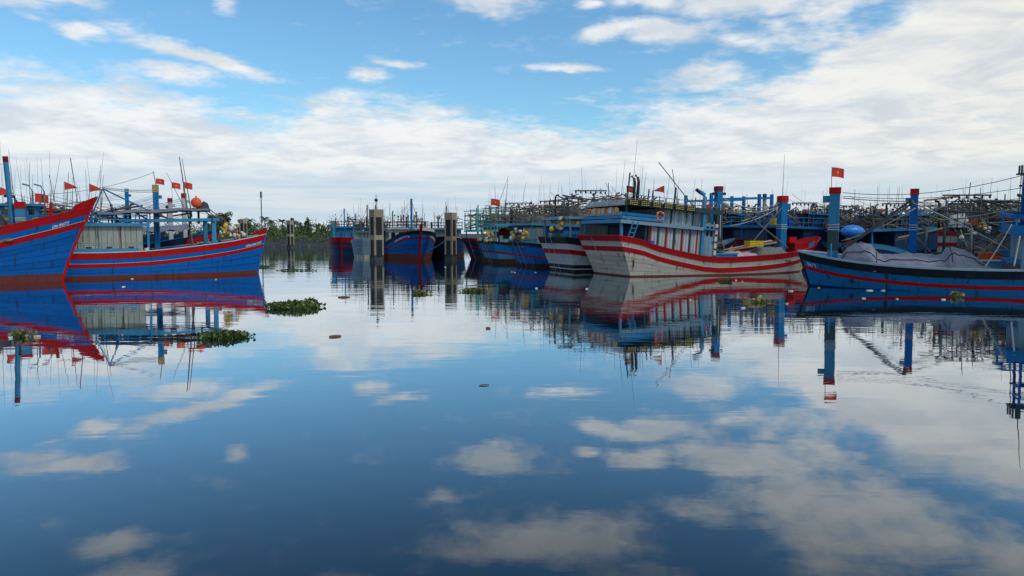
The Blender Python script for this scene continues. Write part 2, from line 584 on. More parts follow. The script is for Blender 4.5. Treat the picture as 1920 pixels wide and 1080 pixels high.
class Boat:
    def __init__(self, label, loc, th, L, B, rs, rb, tw, sheer, d=0.6, full=0.75, group='fishing boats moored in the harbour'):
        self.root = thing('fishing_boat', label, 'boat', (loc[0], loc[1], 0.0), R(th), group)
        self.L, self.B, self.rs, self.rb, self.tw, self.sheer, self.d, self.full = L, B, rs, rb, tw, sheer, d, full
        self.M = Matrix.Translation((loc[0], loc[1], 0)) @ Matrix.Rotation(R(th), 4, 'Z')
        self.th = R(th)

    def h(self, s):
        return hermite(self.sheer, s)

    def w(self, p):
        return self.M @ Vector(p)

    def S(self, s, z, off=0.0, side=1):
        """point on the outer skin at station s and height z"""
        h = self.h(s)
        t = max(0.0, (z + self.d) / (h + self.d))
        x = s * self.L + (-self.rs * (1 - s)**3 + self.rb * s**4) * (t**1.25)
        u = max(0.0, (s - .45) / .55)
        if s < .45:
            k = math.sin(math.pi / 2 * s / .45)
            top = self.tw + (1 - self.tw) * k
            bot = self.tw * .78 + (.88 - self.tw * .78) * k
        else:
            top = max(0.0, 1 - u**2.5)**self.full
            bot = .88 * max(0.0, 1 - u**1.9)**.95
        tt = min(1.15, t)**.8
        y = self.B / 2 * (bot + (top - bot) * tt)
        return Vector((x, side * (y + off), z))

    def band(self, name, mat, zt, zb, proud=0.0, rows=2, s0=0.0, parent=None):
        """a strake right round the hull: both sides and the transom; zt, zb are functions of s"""
        st = [s for s in SS if s >= s0]
        if st[0] > s0:
            st = [s0] + st
        prof = [(0.0, -0.03), (0.0, proud)] + [(k / rows, proud) for k in range(1, rows + 1)] + [(1.0, -0.03)]
        V, F = [], []
        ring = [(s, 1) for s in reversed(st)] + [(s, -1) for s in st]
        for f, off in prof:
            for s, side in ring:
                a, b = zt(s), zb(s)
                z = a + (b - a) * f
                p = self.S(s, z, off, side)
                if s >= 1.0:
                    p.y = side * max(off, 0.0)
                    p.x += max(off, 0)
                if s <= 0:
                    p.x -= off
                V.append(p)
        n = len(ring)
        for r in range(len(prof) - 1):
            for i in range(n - 1):
                F.append((r * n + i, r * n + i + 1, (r + 1) * n + i + 1, (r + 1) * n + i))
        return mesh_obj(name, V, F, mat, parent or self.root, smooth=False)

    def hull(self, bands, body, nbody, boot_mat, zboot, rail, inner, stem=None, stem_up=0.15, crest=None, deck_drop=0.7, stem_w=0.16):
        """bands: (material, depth under the sheer of its top, of its bottom, proud)"""
        h = self.h
        low = 0.0
        for m, a, b, pr in bands:
            self.band('strake', m, lambda s, a=a: h(s) - a, lambda s, b=b: h(s) - b, pr, 1)
            low = max(low, b)
        for k in range(nbody):
            f0, f1 = (k + (.05 if k else 0)) / nbody, (k + 1) / nbody      # an open seam under every plank
            self.band('strake', body, lambda s, f=f0: (h(s) - low) + (zboot - h(s) + low) * f,
                      lambda s, f=f1: (h(s) - low) + (zboot - h(s) + low) * f, 0.004 + 0.014 * (k % 2), 2)
        self.band('strake', boot_mat, lambda s: zboot, lambda s: -self.d, 0.004, 2)
        # inside of the bulwark, rail cap and deck
        V, F = [], []
        ring = [(s, 1) for s in reversed(SS)] + [(s, -1) for s in SS]
        n = len(ring)
        for zo, off in ((0.0, 0.0), (0.0, -0.10), (deck_drop, -0.14)):
            for s, side in ring:
                p = self.S(s, h(s) - zo, 0, side)
                y = max(0.0, abs(p.y) + off)
                p.y = side * y
                p.x += (-off if s <= 0 else (off * 1.5 if s >= 1 else 0))
                V.append(p)
        for r in range(2):
            for i in range(n - 1):
                F.append((r * n + i, (r + 1) * n + i, (r + 1) * n + i + 1, r * n + i + 1))
        mesh_obj('bulwark_lining', V, F, inner, self.root)
        V, F = [], []
        for s in SS:
            for f in (1, .5, 0, -.5, -1):
                p = self.S(s, h(s) - deck_drop)
                V.append((p.x, f * max(0.0, p.y - 0.03), h(s) - deck_drop + 0.06 * (1 - f * f)))
        for i in range(len(SS) - 1):
            for k in range(4):
                F.append((i * 5 + k, i * 5 + k + 1, (i + 1) * 5 + k + 1, (i + 1) * 5 + k))
        mesh_obj('deck', V, F, deck_mat, self.root)
        V, F = [], []
        for off, dz in ((0.05, -0.01), (0.05, 0.05), (-0.13, 0.05), (-0.13, -0.01)):
            for s, side in ring:
                p = self.S(s, h(s), 0, side)
                y = max(0.0, abs(p.y) + off)
                V.append((p.x + (off if s >= 1 else (-off if s <= 0 else 0)), side * y, p.z + dz))
        for r in range(4):
            for i in range(n - 1):
                F.append((r * n + i, r * n + i + 1, ((r + 1) % 4) * n + i + 1, ((r + 1) % 4) * n + i))
        mesh_obj('rail', V, F, rail, self.root)
        if stem:
            pts = []
            for k in range(9):
                z = -self.d + (self.h(1) + self.d + stem_up) * k / 8
                pts.append(self.S(1.0, z))
            V, F = [], []
            w = stem_w / 2
            for p in pts:
                V += [(p.x - .10, -w, p.z), (p.x + .07, -w * .7, p.z), (p.x + .07, w * .7, p.z), (p.x - .10, w, p.z)]
            for i in range(8):
                for k in range(4):
                    F.append((i * 4 + k, i * 4 + (k + 1) % 4, i * 4 + 4 + (k + 1) % 4, i * 4 + 4 + k))
            F += [(3, 2, 1, 0), (32, 33, 34, 35)]
            mesh_obj('stem_post', V, F, stem, self.root)
        if crest:
            m, s0, up = crest
            st = [s0 + (1 - s0) * k / 6 for k in range(7)]
            V, F = [], []
            rg = [(s, 1) for s in st] + [(s, -1) for s in reversed(st)]
            for off, top in ((0.03, 0), (0.03, 1), (-0.07, 1), (-0.07, 0)):
                for s, side in rg:
                    u = (s - s0) / (1 - s0)
                    z = h(s) + 0.03 + (up * (.55 + .45 * u) if top else 0)
                    p = self.S(s, z, 0, side)
                    V.append((p.x + (.03 if s >= 1 else 0), side * max(0.005, abs(p.y) + off), z))
            n = len(rg)
            for r in range(4):
                for i in range(n - 1):
                    F.append((r * n + i, r * n + i + 1, ((r + 1) % 4) * n + i + 1, ((r + 1) % 4) * n + i))
            for e in (0, n - 1):
                F.append((e, n + e, 2 * n + e, 3 * n + e))
            mesh_obj('bow_crest', V, F, m, self.root)

    def number(self, text, s0, s1, drop, height, side, mat=letter, reverse=False):
        """registration lettering that follows the skin of the bow"""
        me = text_mesh(text)
        xs = [v.co.x for v in me.vertices]
        ys = [v.co.y for v in me.vertices]
        x0, x1, y1 = min(xs), max(xs), max(ys)
        V = []
        for v in me.vertices:
            t = (v.co.x - x0) / (x1 - x0)
            s = (s1 + (s0 - s1) * t) if reverse else (s0 + (s1 - s0) * t)
            V.append(self.S(s, self.h(s) - drop + v.co.y / y1 * height, 0.045, side))
        F = [tuple(p.vertices) for p in me.polygons]
        o = mesh_obj('registration_number', V, F, mat, self.root)
        bpy.data.meshes.remove(me)
        return o

    # ---- fittings
    def post(self, x, y, z0, z1, w, mat, cap=None, caph=0.35, arm=True, lean=0.0, collar=None):
        p = beam('bow_post', (x, y, z0), (x + lean, y, z1), w, w, mat, self.root)
        if cap:
            box('post_cap', (x + lean, y, z1 + caph / 2), (w * 1.12, w * 1.12, caph), cap, p)
        if arm:
            beam('post_arm', (x + lean + w * .3, y, z1 - .3), (x + lean + w * 1.15, y, z1 - .3), w * .7, w * .7, mat, p)
        for k in range(3):
            zz = z0 + (z1 - z0) * (.55 + .035 * k) + .25 * math.sin(x * 9 + z1)
            box('rope_wrap', (x + lean * .6, y, zz), (w * 1.08, w * 1.08, .05), rope_mat, p, Matrix.Rotation(.05 * math.sin(k * 5 + x), 3, 'Y'))
        if collar:
            box('post_collar', (x, y, z0 + (z1 - z0) * .35), (w * 1.05, w * 1.05, (z1 - z0) * .3), collar, p)
        return p

    def flag(self, p, hgt=1.2, size=0.55, ang=0.3, star=True, pennant=False, seed=1):
        rnd = random.Random(seed)
        p = Vector(p)
        top = p + Vector((rnd.uniform(-.05, .05), 0, hgt))
        po = rod('flagpole', p, top, 0.016, galv, self.root)
        ca, sa = math.cos(ang - self.th), math.sin(ang - self.th)

        def fp(u, v, o=0.0):
            wv = math.sin(u * 5 + seed) * .09 * u * size
            dr = -.22 * u * u * size
            return Vector((top.x + ca * u * size * 1.35 - sa * (wv + o), top.y + sa * u * size * 1.35 + ca * (wv + o), top.z - .03 - (v if not pennant else .5 + (v - .5) * (1 - .9 * u)) * size + dr))
        V, F = [], []
        n = 7
        for i in range(n):
            for j in range(4):
                V.append(fp(i / (n - 1), j / 3))
        for i in range(n - 1):
            for j in range(3):
                F.append((i * 4 + j, i * 4 + j + 1, i * 4 + 5 + j, i * 4 + 4 + j))
        fl = mesh_obj('flag', V, F, flag_red, self.root, smooth=True)
        if star:
            for o in (-.012, .012):
                V = [fp(.5, .5, o)]
                for k in range(10):
                    r = .17 if k % 2 == 0 else .07
                    a = math.pi / 2 + k * math.pi / 5
                    V.append(fp(.5 + r * .72 * math.cos(a), .5 - r * math.sin(a), o))
                mesh_obj('star', V, [(0, k, k % 10 + 1) for k in range(1, 11)], star_yellow, fl)
        return fl

    def poles(self, n, x0, x1, y0, y1, z0, h0, h1, seed, mats=None, lean=.12, r=.022):
        rnd = random.Random(seed)
        mats = mats or [bamboo, galv, dark_pole, bamboo]
        for k in range(n):
            x, y = rnd.uniform(x0, x1), rnd.uniform(y0, y1)
            hh = h0 * .7 + (h1 - h0 * .7) * rnd.random() ** 1.5
            lx = rnd.gauss(0, lean * 1.5) * hh
            m = rnd.choice(mats)
            thin = rnd.random() < .38
            if thin:
                rod('antenna', (x, y, z0), (x + lx * .5, y + rnd.gauss(0, .2), z0 + hh * 1.15), r * .72, galv, self.root, taper=True)
            else:
                if rnd.random() < .45:
                    bw = rnd.gauss(0, .07) * hh
                    q = [(x + lx * t + bw * math.sin(math.pi * t) * .6, y, z0 + hh * t) for t in (0, .25, .5, .75, 1)]
                    rr = r * rnd.uniform(.9, 1.6)
                    V, F = tube_mesh(q, [rr, rr * .9, rr * .75, rr * .6, rr * .35], 5)
                    mesh_obj('pole', [TF[-1] @ v for v in V], F, m, self.root, smooth=True)
                    continue
                rod('pole', (x, y, z0), (x + lx, y + rnd.gauss(0, .2), z0 + hh), r * rnd.uniform(.9, 1.7), m, self.root, taper=rnd.random() < .7)

    def clutter(self, x0, x1, hw, z, hgt, seed, n=16):
        """lashed timbers, work lamps, pipes and slack lines above a roof"""
        rnd = random.Random(seed)
        for k in range(n):
            x = rnd.uniform(x0, x1)
            y = rnd.uniform(-hw, hw)
            kind = rnd.random()
            if kind < .45:
                l = rnd.uniform(.8, 2.6)
                a = rnd.uniform(-.5, .5)
                rod('timber', (x - l / 2, y, z + rnd.uniform(.1, hgt)), (x + l / 2, y + l * a, z + rnd.uniform(.1, hgt)), rnd.uniform(.028, .065), rnd.choice([bamboo, dark_pole, dark_pole, tan]), self.root)
            elif kind < .62:
                p = rod('lamp_post', (x, y, z), (x, y, z + rnd.uniform(.7, hgt)), .04, dark_pole, self.root)
                ball('lamp_head', (x, y, z + hgt * rnd.uniform(.6, 1)), rnd.uniform(.08, .15), rnd.choice([iron, iron, iron, float_white]), p)
            elif kind < .74:
                h = rnd.uniform(.6, 1.0) * hgt
                bent_pipe('vent_pipe', [(x, y, z), (x, y, z + h), (x + .08, y, z + h + .15), (x + .3, y, z + h + .2)], .08, rnd.choice([iron, grey_board]), self.root)
            else:
                rope('slack_line', (x, y, z + rnd.uniform(.5, hgt)), (x + rnd.uniform(-2.5, 2.5), y + rnd.uniform(-1, 1), z + rnd.uniform(.3, hgt)), rnd.uniform(.05, .35), .018, rnd.choice([rope_mat, wire]), self.root, 7)

    def railing(self, x0, x1, hw, z, hgt, mat, n, r=.035, rails=2, ends=True):
        for side in (-1, 1):
            for k in range(n + 1):
                x = x0 + (x1 - x0) * k / n + (.12 * math.sin(k * 2.7 + x0 * 5 + side) if 0 < k < n else 0)
                beam('railing_post', (x, side * hw, z), (x + .05 * math.sin(k * 4.1 + side), side * hw, z + hgt * (1 + .12 * math.sin(k * 3.3 + x1 * 7 + side))), r * 2, r * 2, mat, self.root)
            for j in range(rails):
                zz = z + hgt * (j + 1) / rails - .02
                beam('railing_bar', (x0 - .1, side * hw, zz), (x1 + .1, side * hw, zz), r * 1.6, r * 1.6, mat, self.root)
        if ends:
            for x in (x0, x1):
                for j in range(rails):
                    zz = z + hgt * (j + 1) / rails - .05
                    beam('railing_bar', (x, -hw, zz), (x, hw, zz), r * 1.5, r * 1.5, mat, self.root)

    def slab(self, name, x0, x1, hw, z, th, mat, camber=.08, parent=None):
        V, F = [], []
        fs = (-1, -.6, -.2, .2, .6, 1)
        for x in (x0, x1):
            for f in fs:
                V.append(TF[-1] @ Vector((x, f * hw, z + th + camber * (1 - f * f))))
            for f in fs:
                V.append(TF[-1] @ Vector((x, f * hw, z + camber * (1 - f * f))))
        for k in range(5):
            F.append((k, 12 + k, 13 + k, k + 1))
            F.append((6 + k, 7 + k, 19 + k, 18 + k))
        F.append((0, 6, 18, 12))
        F.append((5, 17, 23, 11))
        for o in (0, 12):
            for k in range(5):
                F.append((o + k, o + k + 1, o + 7 + k, o + 6 + k))
        return mesh_obj(name, V, F, mat, parent or self.root)

    def window(self, x, side, hw, z, w, hgt, frame, face='side', panes=1):
        """a framed window with sunk panes in a side wall (face='side') or an end wall at x"""
        t = .05
        if face == 'side':
            c = (x, side * (hw + .02), z)
            fr = box('window', c, (w, .05, hgt), frame, self.root)
            for k in range(panes):
                pw = (w - .08 * (panes + 1)) / panes
                px = x - w / 2 + .08 + pw / 2 + k * (pw + .08)
                box('pane', (px, side * (hw + .04), z), (pw, .03, hgt - .14), glass, fr)
        else:
            fr = box('window', (x + side * .02, hw, z), (.05, w, hgt), frame, self.root)
            for k in range(panes):
                pw = (w - .08 * (panes + 1)) / panes
                py = hw - w / 2 + .08 + pw / 2 + k * (pw + .08)
                box('pane', (x + side * .04, py, z), (.03, pw, hgt - .14), glass, fr)
        return fr

    def boards(self, x0, x1, hw, z0, z1, bw, mat, accent=None, every=4, ends=(True, True), gap=.025, sides=(-1, 1)):
        """board walls: every board is a piece of its own in front of a dark core"""
        core = box('wall', ((x0 + x1) / 2, 0, (z0 + z1) / 2), (x1 - x0 - .06, 2 * hw - .06, z1 - z0 - .02), dark_in, self.root)
        n = max(1, round((x1 - x0) / bw))
        w = (x1 - x0) / n
        rnd = random.Random(int(x0 * 100 + hw * 10 + z0 * 7))
        for side in sides:
            for k in range(n):
                m = accent if (accent and k % every == every - 1) else mat
                dz = rnd.uniform(0, .03)
                box('board', (x0 + (k + .5) * w, side * (hw + rnd.uniform(-.004, .008)), (z0 + z1) / 2 - dz / 2), (w - gap, .04, z1 - z0 - dz), m, core)
        n = max(1, round(2 * hw / bw))
        w = 2 * hw / n
        for e, x in zip(ends, (x0, x1)):
            if not e:
                continue
            for k in range(n):
                m = accent if (accent and k % every == every - 1) else mat
                box('board', (x + rnd.uniform(-.004, .008), -hw + (k + .5) * w, (z0 + z1) / 2), (.04, w - gap, z1 - z0 - rnd.uniform(0, .02)), m, core)
        return core

    def house(self, x0, x1, hw, z0, z1, wall, trim, roof, bw=.42, win=0, upper=None, aft=0.0, fore=.3, rails=None, tilt=0.0, accent=None, side_over=.25, post_mat=None):
        """deckhouse: board walls, windows, roof with fascia, after awning on posts, upper house, roof railing"""
        TF.append(Matrix.Translation((x0, 0, z0)) @ Matrix.Rotation(tilt, 4, 'Y') @ Matrix.Translation((-x0, 0, -z0)))
        pm = post_mat or trim
        self.boards(x0, x1, hw, z0, z1, bw, wall, accent)
        for k in range(win):
            xx = x0 + (x1 - x0) * (k + .5) / win
            for side in (-1, 1):
                self.window(xx, side, hw, z0 + (z1 - z0) * .62, (x1 - x0) / win * .68, (z1 - z0) * .42, trim)
        if win:
            nw = max(2, int(2 * hw / .8))
            for k in range(nw):
                yy = -hw + 2 * hw * (k + .5) / nw
                for sd_, x in ((-1, x0), (1, x1)):
                    self.window(x, sd_, yy, z0 + (z1 - z0) * .62, 2 * hw / nw * .7, (z1 - z0) * .42, trim, face='end')
        xa = x0 - aft
        rf = self.slab('roof', xa - .15, x1 + fore, hw + side_over, z1, .09, roof)
        for side in (-1, 1):
            beam('fascia', (xa - .2, side * (hw + side_over + .02), z1 + .02), (x1 + fore + .05, side * (hw + side_over + .02), z1 + .02), .06, .2, trim, rf)
        for x in (xa - .17, x1 + fore + .02):
            beam('fascia', (x, -hw - side_over + .02, z1 + .02), (x, hw + side_over - .02, z1 + .02), .06, .2, trim, rf)
        if aft > 0:
            for side in (-1, 1):
                beam('awning_post', (xa + .1, side * hw, z0 - .3), (xa, side * hw, z1), .12, .12, pm, self.root)
        zt = z1
        if upper:
            u0, u1, uw, uh, um, ur = upper
            self.boards(u0, u1, uw, z1 + .17, z1 + uh, bw, um)
            nw = max(2, round((u1 - u0) / .8))
            for k in range(nw):
                for side in (-1, 1):
                    self.window(u0 + (u1 - u0) * (k + .5) / nw, side, uw, z1 + uh * .68, (u1 - u0) / nw * .7, uh * .4, trim)
            for k in range(4):
                for sd_, x in ((-1, u0), (1, u1)):
                    self.window(x, sd_, -uw + 2 * uw * (k + .5) / 4, z1 + uh * .68, 2 * uw / 4 * .75, uh * .4, trim, face='end')
            r2 = self.slab('roof', u0 - .5, u1 + .4, uw + .3, z1 + uh, .08, ur)
            for side in (-1, 1):
                beam('fascia', (u0 - .55, side * (uw + .32), z1 + uh + .02), (u1 + .45, side * (uw + .32), z1 + uh + .02), .05, .16, trim, r2)
            zt = z1 + uh
        if rails:
            rm, rh, rn = rails
            self.railing(xa, x1, hw + side_over - .1, z1 + .1, rh, rm, rn)
        TF.pop()
        return zt


TEXT_CACHE = {}


def text_mesh(text):
    cu = bpy.data.curves.new('lettering', 'FONT')
    cu.body = text
    cu.size = 1.0
    cu.resolution_u = 2
    cu.offset = 0.018
    o = bpy.data.objects.new('lettering', cu)
    COL.objects.link(o)
    bpy.context.view_layer.update()
    dg = bpy.context.evaluated_depsgraph_get()
    me = bpy.data.meshes.new_from_object(o.evaluated_get(dg))
    bpy.data.objects.remove(o)
    bpy.data.curves.remove(cu)
    return me


# ------------------------------------------------------------------ loose gear (each a thing of its own)
def lump_mesh(lx, ly, lz, seed, n=12, m=8, wr=.12, fold=6.0):
    """a heap: flattened dome with folds"""
    V, F = [], []
    off = Vector((seed * 7.3, seed * 3.1, 0))
    for i in range(n + 1):
        u = -1 + 2 * i / n
        for j in range(m + 1):
            v = -1 + 2 * j / m
            rr = max(0.0, 1 - abs(u)**2.6) * max(0.0, 1 - abs(v)**2.6)
            p = Vector((u * lx / 2, v * ly / 2, 0))
            q = mnoise.noise(p * (fold * .35) + off) * .6 + mnoise.noise(p * fold + off) * .4
            z = lz * (rr**.6) * (1 + q * wr * 5)
            V.append(p + Vector((q * .06, q * .06, max(0.0, z))))
    for i in range(n):
        for j in range(m):
            a = i * (m + 1) + j
            F.append((a, a + m + 1, a + m + 2, a + 1))
    return V, F


def heap(name, label, cat, pos, rz, size, mat, seed, group=None):
    V, F = lump_mesh(*size, seed)
    o = mesh_obj(name, V, F, mat, None, Matrix.Translation(pos) @ Matrix.Rotation(rz, 4, 'Z'), smooth=True)
    return tag(o, label, cat, group)


def drum(label, pos, mat, r=.29, h=.85, group=None, lie=None):
    t = thing('drum', label, 'drum', pos, 0, group)
    if lie is not None:
        t.rotation_euler = (R(90), 0, lie)
    rod('drum_body', (0, 0, 0), (0, 0, h), r, mat, t, big=True)
    for z in (.04, h * .34, h * .66, h - .04):
        inst('hoop', ME_CYL, Matrix.Translation((0, 0, z)) @ Matrix.Diagonal((r * 1.05, r * 1.05, .05, 1)), mat, t)
    rod('bung', (r * .5, 0, h), (r * .5, 0, h + .04), .05, float_white, t, big=True)
    return t


def crate(label, pos, rz, size, mat, group=None, name='crate'):
    """open crate of slats"""
    t = thing(name, label, 'crate', pos, rz, group)
    x, y, z = size
    box('base', (0, 0, .02), (x, y, .04), mat, t)
    for k in range(3):
        zz = z * (k + .5) / 3
        for s in (-1, 1):
            box('slat', (0, s * (y / 2 - .02), zz), (x, .03, z / 3 * .82), mat, t)
            box('slat', (s * (x / 2 - .02), 0, zz), (.03, y - .08, z / 3 * .82), mat, t)
    for sx in (-1, 1):
        for sy in (-1, 1):
            box('corner_post', (sx * (x / 2 - .05), sy * (y / 2 - .05), z / 2), (.06, .06, z), mat, t)
    return t


def chest(label, pos, rz, size, mat, lidmat=None, group=None, cat='box'):
    t = thing('chest', label, cat, pos, rz, group)
    x, y, z = size
    box('chest_body', (0, 0, z * .43), (x, y, z * .86), mat, t)
    box('lid', (0, 0, z * .93), (x * 1.05, y * 1.06, z * .14), lidmat or mat, t)
    for s in (-1, 1):
        box('handle', (s * (x / 2 + .03), 0, z * .6), (.05, y * .3, .05), iron, t)
    return t


def life_ring(label, pos, rot, r=.36, group='life rings hung on the boats'):
    t = thing('life_ring', label, 'life ring', pos, 0, group)
    t.rotation_euler = rot
    inst('ring', ME_RING, Matrix.Diagonal((r * .79, r * .79, r * .9, 1)), orange, t)
    for k in range(4):
        a = math.pi / 4 + k * math.pi / 2
        box('band', (r * .79 * math.cos(a), r * .79 * math.sin(a), 0), (r * .46, .035, r * .46), float_white, t, Matrix.Rotation(a, 3, 'Z'))
    return t


def float_cluster(label, pos, n, mats, seed, group=None, r=.16, spread=.4, hang=.8):
    t = thing('float_cluster', label, 'floats', pos, 0, group)
    rnd = random.Random(seed)
    for k in range(n):
        c = (rnd.gauss(0, spread * .5), rnd.gauss(0, spread * .5), -rnd.uniform(0, hang))
        ball('float', c, r * rnd.uniform(.75, 1.2), rnd.choice(mats), t, (1, 1, rnd.uniform(.9, 1.3)))
    rope('cord', (0, 0, .15), (0, 0, -hang), 0, .015, rope_mat, t, 3)
    return t


def jerrycan(label, pos, rz, mat, group):
    t = thing('jerrycan', label, 'jerrycan', pos, rz, group)
    box('can_body', (0, 0, .17), (.34, .2, .34), mat, t)
    box('handle', (-.04, 0, .40), (.18, .04, .04), mat, t)
    rod('cap', (.11, 0, .34), (.11, 0, .41), .04, mat, t)
    return t


# ------------------------------------------------------------------ the setting: water, bank, far shore
def build_setting():
    w = mesh_obj('water', [(-4000, -150, 0), (4000, -150, 0), (4000, 5000, 0), (-4000, 5000, 0)], [(0, 1, 2, 3)], water_material())
    w['kind'] = 'structure'
    stone = simple('dark bank stone', (0.055, 0.054, 0.052), 0.85, 0.5, 1.2, bump=1.0)
    V, F = [], []
    nx = 160
    prof = [(0, -.6), (1.2, -.1), (2.2, .35), (3.6, .8), (5.2, 1.35), (7.0, 1.9), (9.0, 2.1), (14, 2.0), (30, 1.8), (200, 1.8), (4500, 1.8)]
    for i in range(nx + 1):
        x = -420 + 840 * i / nx
        y0 = 171 + 2.0 * math.sin(x * .035) + 1.5 * mnoise.noise(Vector((x * .12, 3, 0))) + 0.0006 * max(0, x) ** 2
        for k, (dy, z) in enumerate(prof):
            q = mnoise.noise(Vector((x * .7, dy * .9, 5))) * (.35 if 0 < k < 8 else 0)
            xx = x * (1 + max(0, dy - 30) / 400)
            V.append((xx, y0 + dy + q, z + q * .5))
    m = len(prof)
    for i in range(nx):
        for k in range(m - 1):
            F.append((i * m + k, (i + 1) * m + k, (i + 1) * m + k + 1, i * m + k + 1))
    b = mesh_obj('riverbank', V, F, stone, smooth=True)
    b['kind'] = 'structure'


def leaf_material(name, c0, c1, rough=.55):
    m, N, bs, out = new_mat(name)
    geo = N.new('ShaderNodeNewGeometry')
    n = N.noise(geo.outputs['Position'], 0.45, 3, 0.5)
    f = N.add(N.mul(geo.outputs['Random Per Island'], .6), N.mul(N.smooth(n, .3, .7), .4))
    N.link(N.mix(f, (*c0, 1), (*c1, 1)), bs.inputs['Base Color'])
    bs.inputs['Roughness'].default_value = rough
    bs.inputs['Transmission Weight'].default_value = 0.0
    return m


def leaf_quads(V, F, c, n, rad, size, rnd, up=.3):
    """n small bent leaves in an ellipsoid round c"""
    for _ in range(n):
        while True:
            p = Vector((rnd.uniform(-1, 1), rnd.uniform(-1, 1), rnd.uniform(-1, 1)))
            if p.length_squared <= 1 and p.length > .25:
                break
        p = Vector((c[0] + p.x * rad[0], c[1] + p.y * rad[1], c[2] + p.z * rad[2]))
        d = Vector((rnd.gauss(0, 1), rnd.gauss(0, 1), rnd.gauss(up, .7))).normalized()
        s = d.orthogonal().normalized()
        s.rotate(Matrix.Rotation(rnd.uniform(0, 6.28), 3, d))
        l = size * rnd.uniform(.6, 1.35)
        i = len(V)
        V += [p - d * l * .5, p + s * l * .28, p + d * l * .5, p - s * l * .28]
        F.append((i, i + 1, i + 2, i + 3))


LEAF_DARK = leaf_material('dark leaves', (0.024, 0.046, 0.016), (0.060, 0.10, 0.034))
LEAF_MID = leaf_material('mangrove leaves', (0.036, 0.075, 0.016), (0.12, 0.18, 0.04))
LEAF_PALE = leaf_material('casuarina needles', (0.030, 0.045, 0.026), (0.07, 0.09, 0.05))
LEAF_HYA = leaf_material('water hyacinth leaves', (0.022, 0.045, 0.008), (0.15, 0.19, 0.035), .4)
LEAF_YEL = leaf_material('yellowing weed leaves', (0.07, 0.085, 0.015), (0.26, 0.22, 0.05), .5)
bark = simple('tree bark', (0.07, 0.055, 0.042), 0.9, 0.4, 6.0)


def broad_tree(label, x, y, z0, hgt, rad, seed, leaf, group, dens=1.0, name='broadleaf_tree'):
    rnd = random.Random(seed)
    t = thing(name, label, 'tree', (x, y, z0), 0, group)
    pts = [Vector((0, 0, -.3)), Vector((rnd.uniform(-.2, .2), 0, hgt * .25)), Vector((rnd.uniform(-.4, .4), rnd.uniform(-.3, .3), hgt * .5)), Vector((rnd.uniform(-.5, .5), 0, hgt * .85))]
    V, F = tube_mesh(pts, [.24, .18, .13, .04], 7)
    tr = mesh_obj('trunk', V, F, bark, t, smooth=True)
    LV, LF = [], []
    k = int(9 * dens) + 5
    for i in range(k):
        a = rnd.uniform(0, 6.28)
        e = rnd.uniform(.35, 1.0)
        rr = rad * rnd.uniform(.35, .95) * (1.1 - abs(e - .6))
        c = Vector((math.cos(a) * rr, math.sin(a) * rr, hgt * e))
        st = pts[1].lerp(pts[3], rnd.uniform(.2, .7))
        V, F = tube_mesh([st, st.lerp(c, .5) + Vector((0, 0, .15)), c], [.09, .06, .025], 5)
        mesh_obj('limb', V, F, bark, tr, smooth=True)
        cr = rad * rnd.uniform(.25, .45)
        leaf_quads(LV, LF, c, int(130 * dens), (cr, cr, cr * .75), .36, rnd)
    mesh_obj('crown', LV, LF, leaf, t)
    return t


def conifer_tree(label, x, y, z0, hgt, rad, seed, group):
    rnd = random.Random(seed)
    t = thing('casuarina_tree', label, 'tree', (x, y, z0), 0, group)
    V, F = tube_mesh([(0, 0, -.3), (.1, 0, hgt * .5), (0, 0, hgt * .97)], [.16, .11, .03], 6)
    mesh_obj('trunk', V, F, bark, t, smooth=True)
    LV, LF = [], []
    for i in range(46):
        e = rnd.uniform(.12, 1)
        rr = rad * (1.08 - e) * rnd.uniform(.3, 1.0)
        a = rnd.uniform(0, 6.28)
        c = (math.cos(a) * rr, math.sin(a) * rr, hgt * e + rr * .25)
        leaf_quads(LV, LF, c, 40, (.42, .42, .5), .34, rnd, .9)
    mesh_obj('crown', LV, LF, LEAF_PALE, t)
    return t


def palm_tree(label, x, y, z0, hgt, seed, group):
    rnd = random.Random(seed)
    t = thing('palm_tree', label, 'tree', (x, y, z0), 0, group)
    lx = rnd.uniform(-.8, .8)
    top = Vector((lx, 0, hgt))
    V, F = tube_mesh([(0, 0, -.3), (lx * .3, 0, hgt * .5), top], [.17, .13, .11], 7)
    mesh_obj('trunk', V, F, bark, t, smooth=True)
    LV, LF = [], []
    for i in range(15):
        a = 6.28 * i / 15 + rnd.uniform(-.2, .2)
        e = rnd.uniform(-.1, 1.1)
        d = Vector((math.cos(a) * math.cos(e), math.sin(a) * math.cos(e), math.sin(e)))
        side = d.cross(Vector((0, 0, 1))).normalized()
        prev = top.copy()
        ln = rnd.uniform(1.6, 2.3)
        for k in range(9):
            u = (k + 1) / 9
            p = top + d * ln * u + Vector((0, 0, -1.25 * u * u))
            w = .5 * math.sin(math.pi * min(1, u * .9 + .1))
            for sgn in (-1, 1):
                j = len(LV)
                q = p + side * sgn * w + Vector((0, 0, -.35 * w - .08))
                LV.extend([prev, p, q])
                LF.append((j, j + 1, j + 2))
            prev = p
    mesh_obj('crown', LV, LF, LEAF_DARK, t)
    return t


